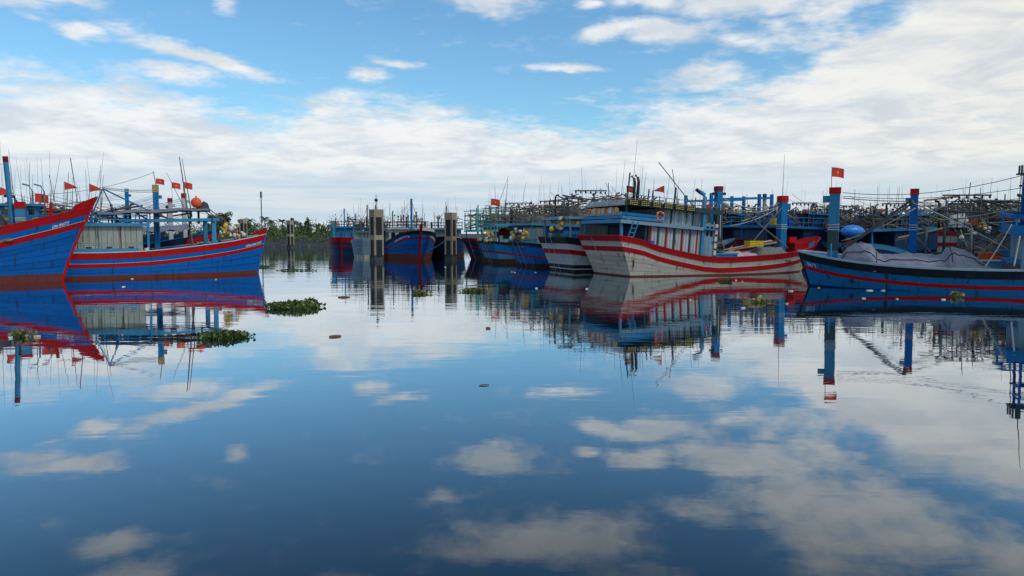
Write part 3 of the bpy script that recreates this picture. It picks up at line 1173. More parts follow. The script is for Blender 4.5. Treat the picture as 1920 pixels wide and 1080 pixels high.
def build_shore():
    rnd = random.Random(5)
    V, F = [], []
    x = -190.0
    while x < 230:
        dense = x < -26
        step = rnd.uniform(.7, 1.4) if dense else rnd.uniform(2.5, 4)
        for row in range(4 if dense else 1):
            y = 175.2 + row * 3.2 + rnd.uniform(-1.4, 1.4) + 0.0006 * max(0, x) ** 2
            hh = (rnd.uniform(1.0, 2.1) + row * .85) * (1.0 if x < -40 else .5) * (1 + .3 * mnoise.noise(Vector((x * .08, row, 0))))
            r = rnd.uniform(.9, 1.6)
            leaf_quads(V, F, (x + rnd.uniform(-.6, .6), y, (.75, 1.5, 1.7, 1.7)[row] + hh * .5), 80 if dense else 40, (r, r, hh * .62), .38, rnd)
        x += step
    o = mesh_obj('mangrove_scrub', V, F, LEAF_MID)
    o['kind'] = 'stuff'
    tag(o, 'low green mangrove scrub growing along the far stone bank', 'scrub')
    V, F = [], []
    for _ in range(150):
        x = rnd.uniform(-80, -32)
        y = 171.5 + 2.0 * math.sin(x * .035) + rnd.uniform(.6, 6.5)
        leaf_quads(V, F, (x, y, .35 + (y - 172) * .2), 10, (.8, .5, .25), .3, rnd)
    o = mesh_obj('bank_grass', V, F, LEAF_MID)
    o['kind'] = 'stuff'
    tag(o, 'tufts of grass and creepers on the stone slope of the far bank', 'grass')
    g = 'trees on the far bank'
    for i, (px, hgt, r) in enumerate(((-71.5, 6.4, 2.6), (-75.0, 5.4, 2.4), (-68.6, 5.2, 2.0))):
        broad_tree(('tall dense broadleaf tree rising over the bow of the blue boat on the far bank', 'spreading dark tree at the left end of the bank wood', 'lower round tree beside the tall dense tree on the far bank')[i], px, 186 + i * 3, 1.7, hgt, r, 20 + i, LEAF_DARK, g, 1.2)
    for i, (px, hgt) in enumerate(((-66.0, 4.6), (-63.2, 5.2), (-61.0, 4.3), (-58.2, 4.4))):
        palm_tree('coconut palm in the row of palms behind the bank scrub', px, 189 + (i % 2) * 3, 1.7, hgt, 40 + i, 'palms behind the scrub')
    conifer_tree('pale feathery casuarina standing left of the middle of the bank', -57.5, 196, 1.7, 5.0, 1.9, 61, g)
    conifer_tree('pointed feathery casuarina rising alone above the mangrove scrub', -50.5, 185, 1.7, 4.9, 1.7, 62, g)
    broad_tree('small dark tree beside the pointed casuarina', -53.8, 188, 1.7, 4.2, 1.9, 63, LEAF_DARK, g, .8)
    broad_tree('small round tree at the thin end of the bank wood', -46.2, 186, 1.7, 3.0, 1.8, 64, LEAF_DARK, g, .6)
    broad_tree('low tree half hidden behind the slim concrete dolphin', -38.5, 183, 1.7, 3.7, 2.0, 65, LEAF_MID, g, .7)
    broad_tree('leafy tree crown showing over the cluttered roofs behind the tarpaulin boat', 80.5, 122, 0.3, 7.4, 3.6, 66, LEAF_MID, g, 1.7)
    for i in range(9):
        x = -77 + i * 4.4 + rnd.uniform(-1, 1)
        broad_tree('dark tree in the wood behind the bank scrub', x, 195 + rnd.uniform(-3, 4), 1.7, rnd.uniform(3.0, 4.4) - max(0, i - 5) * .35, rnd.uniform(1.7, 2.4), 80 + i, LEAF_DARK, 'trees of the wood behind the scrub', .7)
    t = thing('lamp_mast', 'tall thin floodlight mast standing behind the palms', 'mast', (-83.5, 250, 1.7))
    rod('mast_pole', (0, 0, 0), (0, 0, 14.2), .17, galv, t, taper=False)
    rod('mast_head', (0, 0, 13.2), (0, 0, 15.2), .34, galv, t, big=True)
    t = thing('slipway', 'dark stone slipway running down the far bank into the water', 'slipway', (-46.5, 172, 0), R(-28))
    for k in range(7):
        box('slab', (0, k * 1.25, .05 + k * .3), (2.6, 1.2, .3), concrete_wet, t, Matrix.Rotation(R(13), 3, 'X'))


def dolphin(label, x, y, w, top, rot, masthead=False):
    """concrete mooring dolphin: four piles, cap and ring beams, dark inner panels"""
    t = thing('mooring_dolphin', label, 'mooring post', (x, y, 0), R(rot), 'concrete mooring dolphins')
    a = w * .5
    p = w * .18
    for sx in (-1, 1):
        for sy in (-1, 1):
            pl = box('pile', (sx * (a - p / 2), sy * (a - p / 2), top / 2 + .2), (p, p, top - .4), concrete, t)
            box('wet_foot', (sx * (a - p / 2), sy * (a - p / 2), .0), (p * 1.06, p * 1.06, 1.3), concrete_wet, pl)
    box('cap', (0, 0, top - top * .075), (w * 1.03, w * 1.03, top * .15), concrete, t)
    box('ring_beam', (0, 0, top * .46), (w * 1.01, w * 1.01, top * .09), concrete, t)
    box('inner_panel', (0, 0, top / 2 - .3), (w - p * .35, w - p * .35, top - .3), dark_in, t)  # shade of the openings is put into this near-black colour
    box('tyre_pad', (0, 0, .15), (w * 1.04, w * 1.04, .55), concrete_wet, t)
    if masthead:  # mast top of the boat behind, added onto this dolphin
        b = rod('masthead_pole', (0, 0, top), (0, 0, top + 1.6), .035, galv, t)
        ball('masthead_ball', (0, 0, top + 1.0), .2, iron, b)
        box('masthead_bracket', (0, 0, top + .72), (.3, .08, .06), float_white, b)
    return t


build_setting()
build_shore()
dolphin('wide concrete mooring dolphin with a beacon between the pale bow and the blue bow', -14.69, 81.2, 1.12, 5.6, 38, True)
dolphin('concrete mooring dolphin roped to the blue bow with red stem', -6.92, 84.4, .98, 5.35, 62)
dolphin('lone concrete mooring dolphin standing in open water before the bank', -46.2, 156, 1.05, 5.75, 60)
dolphin('slim concrete mooring dolphin beside the red striped bow', -35.5, 151, .95, 5.3, 62)
dolphin('concrete mooring dolphin behind the bow tip of the blue boat with white cabin', -61.6, 172, 1.1, 6.3, 62)
dolphin('farthest grey mooring dolphin close under the scrub', -59.0, 186, 1.0, 5.0, 62)
dolphin('narrow concrete dolphin paired close beside the one behind the blue bow tip', -64.6, 176, .9, 5.2, 62)


# ------------------------------------------------------------------ the boats on the left
def from_stem(x, y, th, L):
    return (x - L * math.cos(R(th)), y - L * math.sin(R(th)))


def boat_A():
    b = Boat('blue fishing boat with tall red prow and two red bands before the white cabin', from_stem(-28.63, 47.22, 26, 17), 26, 17, 5.6, .8, 1.95, .8,
             [(0, 2.6), (.3, 2.2), (.6, 2.6), (.79, 3.34), (.87, 3.83), (.94, 4.27), (1, 4.75)])
    b.hull([(red, 0, .50, .03), (blue, .50, .92, 0.0), (white, .895, .925, .03), (red, .925, 1.30, .025)], blue, 6, boot, .48, red, red, stem=red, stem_up=.6, crest=(red, .955, .62), deck_drop=.75, stem_w=.2)  # thin white strake is a highlight painted along the red band
    b.number('QNa-90457TS', .922, .960, .84, .20, -1)
    b.post(15.0, .4, 2.4, 4.55, .5, light_blue, red, .42, False)
    rod('mast', (14.6, .5, 2.3), (14.35, .5, 7.4), .15, light_blue, b.root, big=True)
    rod('mast_tip', (14.35, .5, 7.4), (14.33, .5, 7.75), .155, dull_red, b.root, big=True)
    beam('bitt', (16.6, -.5, 3.3), (16.75, -.5, 4.9), .18, .18, red, b.root)
    beam('bitt_arm', (16.35, -.5, 4.6), (17.0, -.5, 4.45), .12, .12, red, b.root)
    b.house(2.5, 8.5, 2.1, 2.0, 4.0, mid_blue, light_blue, light_blue, win=4, rails=(light_blue, .7, 6))
    rope('stay', (14.33, .5, 7.3), (6, 0, 6.4), .15, .015, wire, b.root)
    heap('net_heap', 'brown fishing net heaped on the foredeck of the tall red prowed boat', 'net', b.w((13.3, -.9, 2.55)), b.th, (3.2, 2.2, 1.0), net_brown, 3)
    heap('tarpaulin', 'dark tarpaulin over gear on the deck behind the blue mast', 'tarpaulin', b.w((12.9, 1.2, 2.4)), b.th, (3.0, 1.8, 1.9), tarp_dark, 4)
    heap('tarpaulin', 'yellowed canvas folded on the deck of the tall red prowed boat', 'tarpaulin', b.w((15.6, 1.4, 2.6)), b.th, (1.6, .9, .8), tan, 6)
    return b


def boat_B():
    b = Boat('blue fishing boat with red bands, white board cabin and red brown bottom', from_stem(-19.47, 56.84, 33, 14.5), 33, 14.5, 5.0, .6, .75, .82,
             [(0, 1.95), (.17, 1.74), (.45, 1.8), (.63, 2.05), (.82, 2.42), (.95, 2.80), (1, 2.98)], full=.62)
    b.hull([(red, 0, .42, .03), (blue, .42, .72, 0), (white, .70, .722, .03), (red, .722, .98, .025)], blue, 3, boot, .24, white, mid_blue, stem=blue, stem_up=.02, crest=(red, .955, .42), deck_drop=.65)  # narrow white strake paints an edge highlight above the lower red
    b.number('QNa-94618TS', .90, .98, .64, .16, -1)
    # white board cabin: upper and lower rows of boards with battens
    core = b.boards(1.6, 6.5, 1.95, 1.2, 3.55, .36, cabin_white)
    for z in (2.28, 2.42):
        beam('batten', (1.6, -1.99, z), (6.5, -1.99, z), .03, .06, cabin_white, core)
    for x in (2.7, 3.9, 5.2):
        beam('batten', (x, -1.995, 1.3), (x, -1.995, 3.5), .05, .07, dull_red if x == 5.2 else grey_board, core)
    for x in (3.3, 4.5, 5.8):
        fr = b.window(x, -1, 1.95, 2.0, .5, .42, cabin_white)
    b.slab('roof', 1.3, 6.9, 2.2, 3.55, .1, light_blue)
    beam('fascia', (1.2, -2.24, 3.6), (6.95, -2.24, 3.6), .06, .22, light_blue, b.root)
    beam('side_bench', (1.4, -2.2, 1.9), (6.2, -2.2, 1.9), .35, .22, light_blue, b.root)
    b.railing(1.4, 6.8, 2.1, 3.66, .62, mid_blue, 8)
    # long grey canopy on posts over the deck
    V = []
    F = []
    for i in range(9):
        x = 3.9 + 6.9 * i / 8
        z = 4.40 + .42 * i / 8 - .05 * math.sin(i * 1.9)
        V += [(x, -2.0, z - .08), (x, -.6, z + .08), (x, .8, z + .08), (x, 2.0, z - .08), (x, -2.0, z - .14), (x, -.6, z + .02), (x, .8, z + .02), (x, 2.0, z - .14)]
    for i in range(8):
        for k in range(3):
            F.append((i * 8 + k, i * 8 + 8 + k, i * 8 + 9 + k, i * 8 + k + 1))
            F.append((i * 8 + 4 + k, i * 8 + 5 + k, i * 8 + 13 + k, i * 8 + 12 + k))
        F.append((i * 8, i * 8 + 4, i * 8 + 12, i * 8 + 8))
        F.append((i * 8 + 3, i * 8 + 11, i * 8 + 15, i * 8 + 7))
    mesh_obj('canopy', V, F, tarp_grey, b.root)
    # blue gantry
    for x, y in ((11.2, -1.5), (11.2, 1.5), (6.9, -1.7), (6.9, 1.7)):
        beam('gantry_post', (x, y, 1.4), (x, y, 4.0), .28 if x > 10 else .14, .28 if x > 10 else .14, light_blue, b.root)
    for y in (-1.5, 1.5):
        beam('gantry_beam', (5.2, y, 3.86), (11.6, y, 4.02), .16, .2, light_blue, b.root)
    beam('gantry_beam', (11.2, -1.8, 4.0), (11.2, 1.8, 4.0), .2, .24, light_blue, b.root)
    # derrick over the cabin
    rod('derrick', (4.3, -1.2, 6.0), (7.0, -1.2, 4.6), .05, mid_blue, b.root)
    rod('derrick', (4.3, -1.2, 6.0), (3.6, -1.2, 4.2), .045, mid_blue, b.root)
    rod('derrick', (4.3, -1.2, 6.0), (5.1, -1.0, 4.2), .045, galv, b.root)
    for dz in (0, .14):
        rope('canopy_line', (4.3, -1.2, 6.0 + dz * .6), (7.7, 0, 5.95 + dz), .1, .03, rope_mat, b.root)
    b.post(7.7, .2, 1.4, 5.9, .34, mid_blue, tan, .55, True)
    rod('antenna', (7.75, .2, 6.4), (7.6, .2, 7.4), .025, galv, b.root)
    rope('stay', (7.6, .2, 7.3), (1.2, 0, 5.6), .3, .014, wire, b.root)
    for k in range(5):
        rope('guy_line', (7.7, .2, 5.6 - .25 * k), (2.6 + .5 * k, -1.5 + .3 * k, 4.3 + .1 * k), .25, .012, wire, b.root)
    rod('bamboo_mast', (9.9, -1.0, 1.6), (9.15, -1.0, 8.4), .08, bamboo, b.root, taper=True)
    rod('bamboo_mast', (9.9, -.8, 4.2), (9.35, -.8, 8.3), .04, dark_pole, b.root, taper=True)
    rod('pole', (9.6, -.7, 4.4), (8.35, -.5, 7.3), .03, bamboo, b.root, taper=True)
    for k, (x0, x1) in enumerate(((10.3, 12.4), (10.1, 12.2), (10.6, 12.9))):
        rod('boom', (x0, -.9 + .2 * k, 5.2), (x1 + 1.0, -.7 + .1 * k, 2.6), .035, bamboo, b.root)
    b.poles(9, 1.6, 6.6, -1.5, 1.5, 3.7, 1.6, 4.2, 11, lean=.1)
    b.clutter(1.5, 10.5, 1.7, 3.7, 1.3, 12, 26)
    b.flag((13.0, .4, 2.6), .8, .32, .3, False, True, 3)
    ball_t = thing('float_ball', 'large orange float ball hung under the bamboo mast', 'float', b.w((10.15, -1.1, 5.2)))
    ball('float_shell', (0, 0, 0), .38, orange, ball_t)
    rod('float_eye', (0, 0, .3), (0, 0, .5), .05, orange, ball_t)
    heap('net_bundle', 'dark bundle of netting hanging by the orange float ball', 'net', b.w((10.6, -1.0, 4.55)), b.th, (.9, .7, .7), tarp_dark, 9)
    float_cluster('yellow and white floats hung at the blue gantry', b.w((12.1, -.9, 3.7)), 16, [float_yellow, float_white, float_yellow], 4, None, .17, .5, .9)
    float_cluster('pale floats strung along the booms behind the blue gantry', b.w((13.0, -.7, 3.1)), 9, [float_white, float_yellow], 8, None, .14, .5, .5)
    chest('light blue wooden hatch box on the foredeck of the white cabin boat', b.w((12.6, -.3, 1.75)), b.th, (1.5, 1.0, .75), light_blue)
    crate('red slatted crate standing in the bow of the white cabin boat', b.w((13.6, -.2, 2.05)), b.th, (.5, .5, .7), red)
    heap('sacking', 'white sacking hanging at the corner of the white board cabin', 'cloth', b.w((6.75, -1.9, 1.3)), b.th, (.4, .6, .9), float_white, 12)
    return b


def awning(b, x0, x1, hw, z0, z1, mat, n=10):
    """sagging cloth awning with a scalloped edge on a few posts"""
    V, F = [], []
    for i in range(n + 1):
        x = x0 + (x1 - x0) * i / n
        z = z0 + (z1 - z0) * i / n - .10 * (i % 2)
        for f in (-1, -.5, 0, .5, 1):
            V.append((x, f * hw, z + .35 * (1 - abs(f)) - (.12 if abs(f) == 1 and i % 2 else 0)))
    for i in range(n):
        for k in range(4):
            F.append((i * 5 + k, i * 5 + k + 1, i * 5 + 6 + k, i * 5 + 5 + k))
    mesh_obj('awning', V, F, mat, b.root)
    for x, z in ((x0 + .1, z0), ((x0 + x1) / 2, (z0 + z1) / 2), (x1 - .1, z1)):
        for s in (-1, 1):
            beam('awning_post', (x, s * hw * .95, z - 1.6), (x, s * hw * .95, z), .1, .1, dark_pole, b.root)


def boat_C(stem, label, num, seed, post_mat, cap, post_x, post_z, hull_m, top_m, flag=None, aw=None, cab=(1.5, 6.5), wall=mid_blue, trim=light_blue):
    L = 15.5
    b = Boat(label, from_stem(*stem, 31, L), 31, L, 4.9, .6, 1.0, .8, [(0, 2.1), (.3, 1.75), (.6, 1.9), (.8, 2.35), (1, 3.1)], full=.65)
    b.hull([(top_m, 0, .42, .03), (hull_m, .42, .75, 0), (red, .75, .97, .02)], hull_m, 2, boot, .3, top_m, navy, stem=top_m, stem_up=.25, crest=(top_m, .95, .3))
    if num:
        b.number(num, .86, .965, .68, .24, -1)
    z = b.house(cab[0], cab[1], 1.8, 1.5, 3.5, wall, trim, trim, win=3, rails=(mid_blue, .7, 5), upper=(cab[0] + .8, cab[1] - 1.6, 1.4, 1.5, wall, trim) if seed % 2 else None)
    if aw:
        awning(b, *aw)
    b.post(post_x, .2, 1.6, post_z, .36, post_mat, cap, .4, True)
    b.poles(10, cab[0] - .5, cab[1] + 2, -1.4, 1.4, z + .1, 1.5, 4.4, seed, lean=.08)
    b.clutter(cab[0], cab[1] + 2.5, 1.6, 3.6, 1.8, seed + 500, 18)
    for k in range(4):
        rope('stay', (post_x, .2, post_z - .2 * k), (cab[1] - 1 - k, -.6 + .4 * k, z + .8), .25, .013, wire, b.root)
    if flag:
        b.flag((post_x + flag[0], .2, flag[1]), flag[2], .55, .35, seed % 3 == 0, False, seed)
    return b


A = boat_A()
Bb = boat_B()
Cb = boat_C((-24.8, 60.5), 'dark blue boat with a grey cloth awning moored behind the white cabin boat', 'QNa-94415', 5, light_blue, red, 12.0, 4.7, navy, navy, None,
            (6.4, 14.2, 2.15, 2.8, 3.45, tarp_grey), (1.0, 5.8))
C2 = boat_C((-27.4, 66.0), 'boat with a white red topped bow post carrying a flag beyond the orange float', None, 8, white, red, 14.2, 6.1, blue, mid_blue, (0, 6.5, 1.0))
C3 = boat_C((-29.8, 71.0), 'boat with two flags and a stout white bow post behind the grey canopy', None, 9, white, dull_red, 13.2, 5.9, mid_blue, navy, (.2, 6.3, 1.5), None, (1.5, 7))
C4 = boat_C((-33.6, 75.5), 'boat with a slim white red capped post farthest back in the left raft', None, 12, white, red, 13.6, 6.9, blue, navy, (0, 7.3, 1.2), None, (1.0, 6))
C5 = boat_C((-38.2, 80.0), 'boat with a plain blue bow post beyond the derrick of the white cabin boat', None, 15, mid_blue, mid_blue, 13.0, 7.3, navy, navy, None, None, (1.0, 6), tan, light_blue)
Cb.band('bow_strake', red, lambda s: Cb.h(s), lambda s: Cb.h(s) - .42, .045, 1, .86)
Cb.flag((5.9, -1.0, 3.6), 3.2, .62, .3, False, True, 21)
Cb.flag((7.4, -1.0, 3.2), 3.5, .62, .3, False, True, 22)
Cb.flag((4.0, -1.0, 3.6), 2.3, .62, .25, False, False, 23)
Cb.flag((1.9, -1.0, 3.6), 2.7, .62, .3, False, True, 24)
Cb.poles(12, -.3, 7.5, -1.2, 1.2, 3.6, 3.0, 5.4, 77, lean=.08)
bent_pipe('exhaust_pipe', [(2.9, -1.3, 3.5), (2.9, -1.3, 5.3), (2.8, -1.3, 5.6), (2.5, -1.3, 5.7), (2.2, -1.3, 5.6)], .1, iron, Cb.root)
for k in range(2):
    bent_pipe('davit', [(3.9 + .7 * k, -1.3, 3.5), (3.9 + .7 * k, -1.3, 6.0), (3.7 + .7 * k, -1.3, 6.4), (3.3 + .7 * k, -1.3, 6.5)], .055, galv, Cb.root)
chest('tan wooden box on the roof behind the tall red prow', Cb.w((1.6, -1.5, 3.66)), Cb.th, (1.7, .7, .55), tan)
heap('tarpaulin', 'pale yellow canvas spread on the roof behind the tall red prow', 'tarpaulin', Cb.w((4.6, -1.6, 3.64)), Cb.th, (2.4, .8, .5), float_yellow, 31)


# ------------------------------------------------------------------ the raft on the right
def boat_L():
    b = Boat('cream fishing boat with red bands and two storey pale blue house at its stern', (7.4, 54.4), 20, 16.6, 7.0, 1.35, 1.6, .95,
             [(0, 2.86), (.07, 2.62), (.15, 2.12), (.30, 1.53), (.39, 1.29), (.62, 1.38), (.80, 1.60), (.92, 1.95), (1, 2.3)], full=.6)
    b.hull([(red, 0, .38, .03), (cream, .38, .72, 0), (white, .68, .74, .02), (red, .74, 1.10, .03)], cream, 5, boot, .10, red, light_blue, stem=cream, stem_up=.1, crest=(red, .93, .45), deck_drop=.55)
    root = b.root
    tl = R(4.5)
    TF.append(Matrix.Translation((0, 0, 1.75)) @ Matrix.Rotation(tl, 4, 'Y') @ Matrix.Translation((0, 0, -1.75)))
    hw = 2.75
    # lower house: panelled boards between red and dark posts
    b.boards(1.2, 5.4, hw, 1.9, 3.65, .30, cabin_grey)
    for k, x in enumerate((1.25, 1.9, 2.55, 3.2, 3.85, 4.5, 5.1)):
        beam('wall_post', (x, -hw - .05, 1.9), (x, -hw - .05, 3.7), .10, .06, (red, dark_green)[k % 2], root)
    for k in range(6):
        x = 1.58 + .65 * k
        pn = box('panel', (x, -hw - .035, 2.7), (.46, .04, 1.5), cabin_grey, root)
        for dx in (-.11, .11):
            box('panel_moulding', (x + dx, -hw - .06, 2.7), (.10, .02, 1.25), white, pn)
    # door in its light blue frame, white corner pillar
    beam('corner_post', (5.55, -hw - .04, 1.4), (5.55, -hw - .04, 5.0), .24, .2, light_blue, root)
    dr = box('door', (6.1, -hw - .02, 2.9), (.75, .07, 2.5), pale_blue, root)
    for dx in (-.17, .17):
        box('pane', (6.1 + dx, -hw - .06, 3.65), (.2, .03, .7), glass, dr)
        box('door_panel', (6.1 + dx, -hw - .06, 2.35), (.24, .03, 1.0), pale_blue, dr)
    box('door_handle', (6.4, -hw - .08, 2.85), (.04, .05, .16), iron, dr)
    box('wall', (6.1, 0, 2.9), (1.0, 2 * hw - .1, 2.4), grey_board, root)
    pl = beam('corner_post', (6.65, -hw - .03, 1.5), (6.65, -hw - .03, 4.2), .22, .2, white, root)
    for k in range(5):
        box('stripe', (6.65, -hw - .14, 1.9 + k * .5), (.225, .03, .12), dull_red, pl)
    # upper deck with pale fascia, stern balcony and its balustrade
    b.slab('upper_deck', -1.25, 6.6, hw + .32, 3.72, .10, light_blue, .04)
    for s in (-1, 1):
        beam('fascia', (-1.3, s * (hw + .36), 3.76), (5.4, s * (hw + .36), 3.76), .07, .24, pale_blue, root)
    beam('fascia', (-1.32, -hw - .34, 3.76), (-1.32, hw + .34, 3.76), .07, .24, light_blue, root)
    for j in range(2):
        for s in (-1, 1):
            beam('balustrade_board', (-1.15, s * (hw + .22), 4.06 + .24 * j), (2.3, s * (hw + .22), 4.06 + .24 * j), .04, .2, (light_blue, mid_blue)[j], root)
        beam('balustrade_board', (-1.2, -hw - .2, 4.06 + .24 * j), (-1.2, hw + .2, 4.06 + .24 * j), .04, .2, (light_blue, pale_blue)[j], root)
    for y in (-hw - .1, hw + .1):
        beam('awning_post', (-.95, y, 2.2), (-1.1, y, 3.72), .16, .16, light_blue, root)
        beam('awning_post', (.9, y * .98, 1.9), (.9, y * .98, 3.72), .12, .12, dark_green, root)
    # wall under the balcony, the recess shade put into its navy boards
    b.boards(.9, 1.15, hw - .1, 1.9, 3.65, .4, navy, sides=())
    # ladder up to the balcony
    la = Vector((-.55, -hw - .35, 2.3))
    lb = Vector((-.15, -hw - .42, 3.8))
    for dx in (-.2, .2):
        beam('ladder_rail', la + Vector((dx, 0, 0)), lb + Vector((dx, 0, 0)), .06, .08, light_blue, root)
    for k in range(5):
        p = la.lerp(lb, (k + .5) / 5)
        beam('ladder_rung', p + Vector((-.2, 0, 0)), p + Vector((.2, 0, 0)), .05, .06, light_blue, root)
    # upper house
    uw = 2.35
    b.boards(2.5, 6.2, uw, 3.85, 5.0, .3, cabin_grey)
    for k in range(6):
        box('panel_moulding', (2.85 + .6 * k, -uw - .04, 4.42), (.12, .02, .85), white, root)
    for x in (3.1, 4.9, 5.9):
        beam('wall_post', (x, -uw - .05, 3.85), (x, -uw - .05, 5.0), .09, .05, dark_green, root)
    b.slab('roof', -.9, 6.9, uw + .55, 5.0, .10, dark_green, .08)
    fa = beam('fascia', (-.95, -uw - .6, 5.06), (7.0, -uw - .6, 5.06), .06, .34, dark_green, root)
    beam('fascia', (-.95, uw + .6, 5.06), (7.0, uw + .6, 5.06), .06, .34, dark_green, root)
    beam('fascia', (-.98, -uw - .55, 5.06), (-.98, uw + .55, 5.06), .06, .34, grey_white, root)
    for x in (-.7, 1.6):
        for s in (-1, 1):
            beam('roof_post', (x, s * (uw + .35), 3.85), (x, s * (uw + .35), 5.0), .1, .1, dark_green, root)
    # name boards: dark panels with rows of yellow lettering
    words = ['QNa', '95 468', 'TS', 'QNa', '95 468', 'TS']
    for k in range(6):
        x = -.35 + .92 * k
        nb = box('name_board', (x, -uw - .66, 5.12), (.80, .05, .40), black, root)
        for j in range(3):
            for i in range(4):
                box('lettering', (x - .25 + .165 * i, -uw - .695, 5.24 - .12 * j), (.10, .02, .045), letter_y, nb)
    for k in range(6):
        box('name_board', (-1.03, -2.3 + .9 * k, 5.1), (.05, .78, .34), grey_white, root)
    b.railing(-.8, 6.6, uw + .35, 5.15, .55, galv, 7, .025)
    # bent exhaust funnel and roof masts
    bent_pipe('exhaust_funnel', [(6.1, -1.9, 4.0), (6.1, -1.9, 6.15), (6.02, -1.9, 6.3), (5.8, -1.9, 6.42), (5.6, -1.9, 6.46)], .15, light_blue, root)
    bent_pipe('funnel_mouth', [(5.62, -1.9, 6.46), (5.3, -1.9, 6.62)], .13, iron, root)
    for x, y, z, r, m in ((-.1, -1.6, 7.6, .06, dark_pole), (1.0, -.9, 7.4, .07, dark_pole), (3.6, -1.8, 6.9, .08, dark_pole), (1.6, -1.5, 6.6, .06, dark_pole), (2.1, -1.2, 6.6, .05, dark_pole), (5.6, -1.4, 6.4, .05, galv)):
        rod('mast', (x, y, 5.1), (x + .05, y, z - .3), r, m, root)
    for x, y, z in ((.0, -2.0, 9.6), (-.5, -1.4, 8.2), (4.9, -2.1, 7.4), (3.2, -1.4, 7.6), (6.3, -.9, 7.6), (5.2, .5, 7.4), (2.4, .6, 7.8)):
        rod('antenna', (x, y, 5.1), (x + .1, y, z), .022, galv, root, taper=True)
    rod('pole', (5.6, -1.6, 5.2), (2.3, -1.4, 8.3), .035, bamboo, root)
    rod('pole', (3.9, -1.8, 5.3), (3.35, -1.6, 7.9), .025, bamboo, root)
    for k in range(2):
        bent_pipe('work_lamp', [(.35 + .3 * k, -1.7, 5.1), (.35 + .3 * k, -1.7, 6.6 + .1 * k), (.25 + .3 * k, -1.7, 6.9 + .1 * k), (.05 + .3 * k, -1.7, 7.05 + .1 * k)], .10, iron, root)
    TF.pop()
    b.flag((3.0, -1.9, 4.9), 1.55, .52, math.pi - .2, True, True, 7)
    b.flag((.2, -1.5, 5.2), 1.2, .45, .3, True, False, 9)
    # foredeck gear
    m = beam('deck_mast', (8.5, -.6, 1.0), (8.5, -.6, 4.9), .5, .5, dark_green, root)
    beam('mast_top', (8.5, -.6, 4.9), (8.5, -.6, 6.2), .46, .46, mid_blue, m)
    box('mast_cap', (8.5, -.6, 6.38), (.5, .5, .36), dull_red, m)
    beam('mast_arm', (8.0, -.6, 6.0), (9.1, -.6, 6.0), .22, .2, dark_green, m)
    b.post(14.45, -.5, 1.1, 5.45, .55, mid_blue, red, .5, True, lean=.09)
    rod('antenna', (14.5, -.5, 5.9), (14.6, -.5, 9.2), .025, galv, root, taper=True)
    rod('boom', (10.3, -1.2, 4.7), (14.3, -1.5, 1.9), .06, bamboo, root)
    rod('boom', (13.9, -1.2, 5.0), (10.6, -1.8, 2.2), .05, bamboo, root)
    for k, (p0, p1, sag) in enumerate((((8.5, -.6, 5.9), (14.5, -.5, 5.5), .7), ((8.5, -.6, 5.6), (5.8, -1.8, 4.2), .3), ((8.5, -.6, 5.7), (10.3, -1.2, 4.7), .2), ((14.4, -.5, 5.2), (9.0, -1.4, 3.6), .3),
                                       ((14.4, -.5, 5.2), (10.3, -1.2, 4.7), .25), ((8.1, -.7, 3.9), (6.6, -2.6, 3.4), .35), ((8.1, -.4, 4.6), (5.5, 1.0, 5.0), .3))):
        rope('rigging_rope', p0, p1, sag, .026, rope_mat, root)
    rope('mast_lashing', (8.5, -.88, 5.2), (8.5, -.88, 2.6), .02, .05, rope_mat, root)
    w = inst('winch_wheel', ME_RING, Matrix.Translation((7.9, -1.7, 1.95)) @ Matrix.Rotation(R(80), 4, 'X') @ Matrix.Diagonal((.34, .34, .5, 1)), bamboo, root)
    rod('winch_shaft', (7.9, -1.2, 1.95), (7.9, -2.2, 1.95), .07, iron, w)
    for side in (-1,):
        for k in range(5):
            pp = b.S(.04 + .05 * k, b.h(.04 + .05 * k) - .2, .04, side)
    life_ring('orange life ring hung on the upper house of the cream boat', b.w((2.05, -2.95, 4.22)), (R(90), 0, b.th))
    chest('blue and teal wooden box on the cream boat foredeck', b.w((7.7, -2.45, .95)), b.th, (1.9, .8, .62), mid_blue, light_blue)
    crate('yellow slatted fish crate on the net pile of the cream boat', b.w((10.9, -1.8, 2.05)), b.th, (1.25, .7, .42), yellow)
    heap('tarpaulin', 'pink striped sheet spread over gear on the cream boat deck', 'tarpaulin', b.w((9.4, -1.6, 1.0)), b.th, (4.6, 2.4, .62), tarp_pink, 14)
    heap('net_heap', 'green grey net piled along the foredeck rail of the cream boat', 'net', b.w((12.3, -1.7, 1.0)), b.th, (3.2, 2.2, 1.0), net_green, 15)
    for k in range(4):
        o = rod('plank', b.w((9.2, -1.0 + .25 * k, 1.7)), b.w((13.8, -.8 + .2 * k, 2.3 + .05 * k)), .07, (tan, dull_red, bamboo, rope_mat)[k], None)
        tag(o, 'long pole laid along the deck over the net pile of the cream boat', 'pole', 'poles laid on the cream boat')
    chest('red slatted seat box in the bow of the cream boat', b.w((15.9, -.5, 1.55)), b.th + .2, (1.7, 1.2, .75), red)
    chest('small red locker on top of the red seat box', b.w((15.6, -.2, 2.32)), b.th + .2, (.8, .6, .42), red)
    drum('blue plastic drum under the stern balcony of the cream boat', b.w((1.3, -3.0, 1.75)), drum_blue, .26, .75)
    heap('tarpaulin', 'blue tarpaulin bundle beside the drum on the cream boat', 'tarpaulin', b.w((.7, -2.95, 1.85)), b.th, (.9, .5, .6), float_blue, 17)
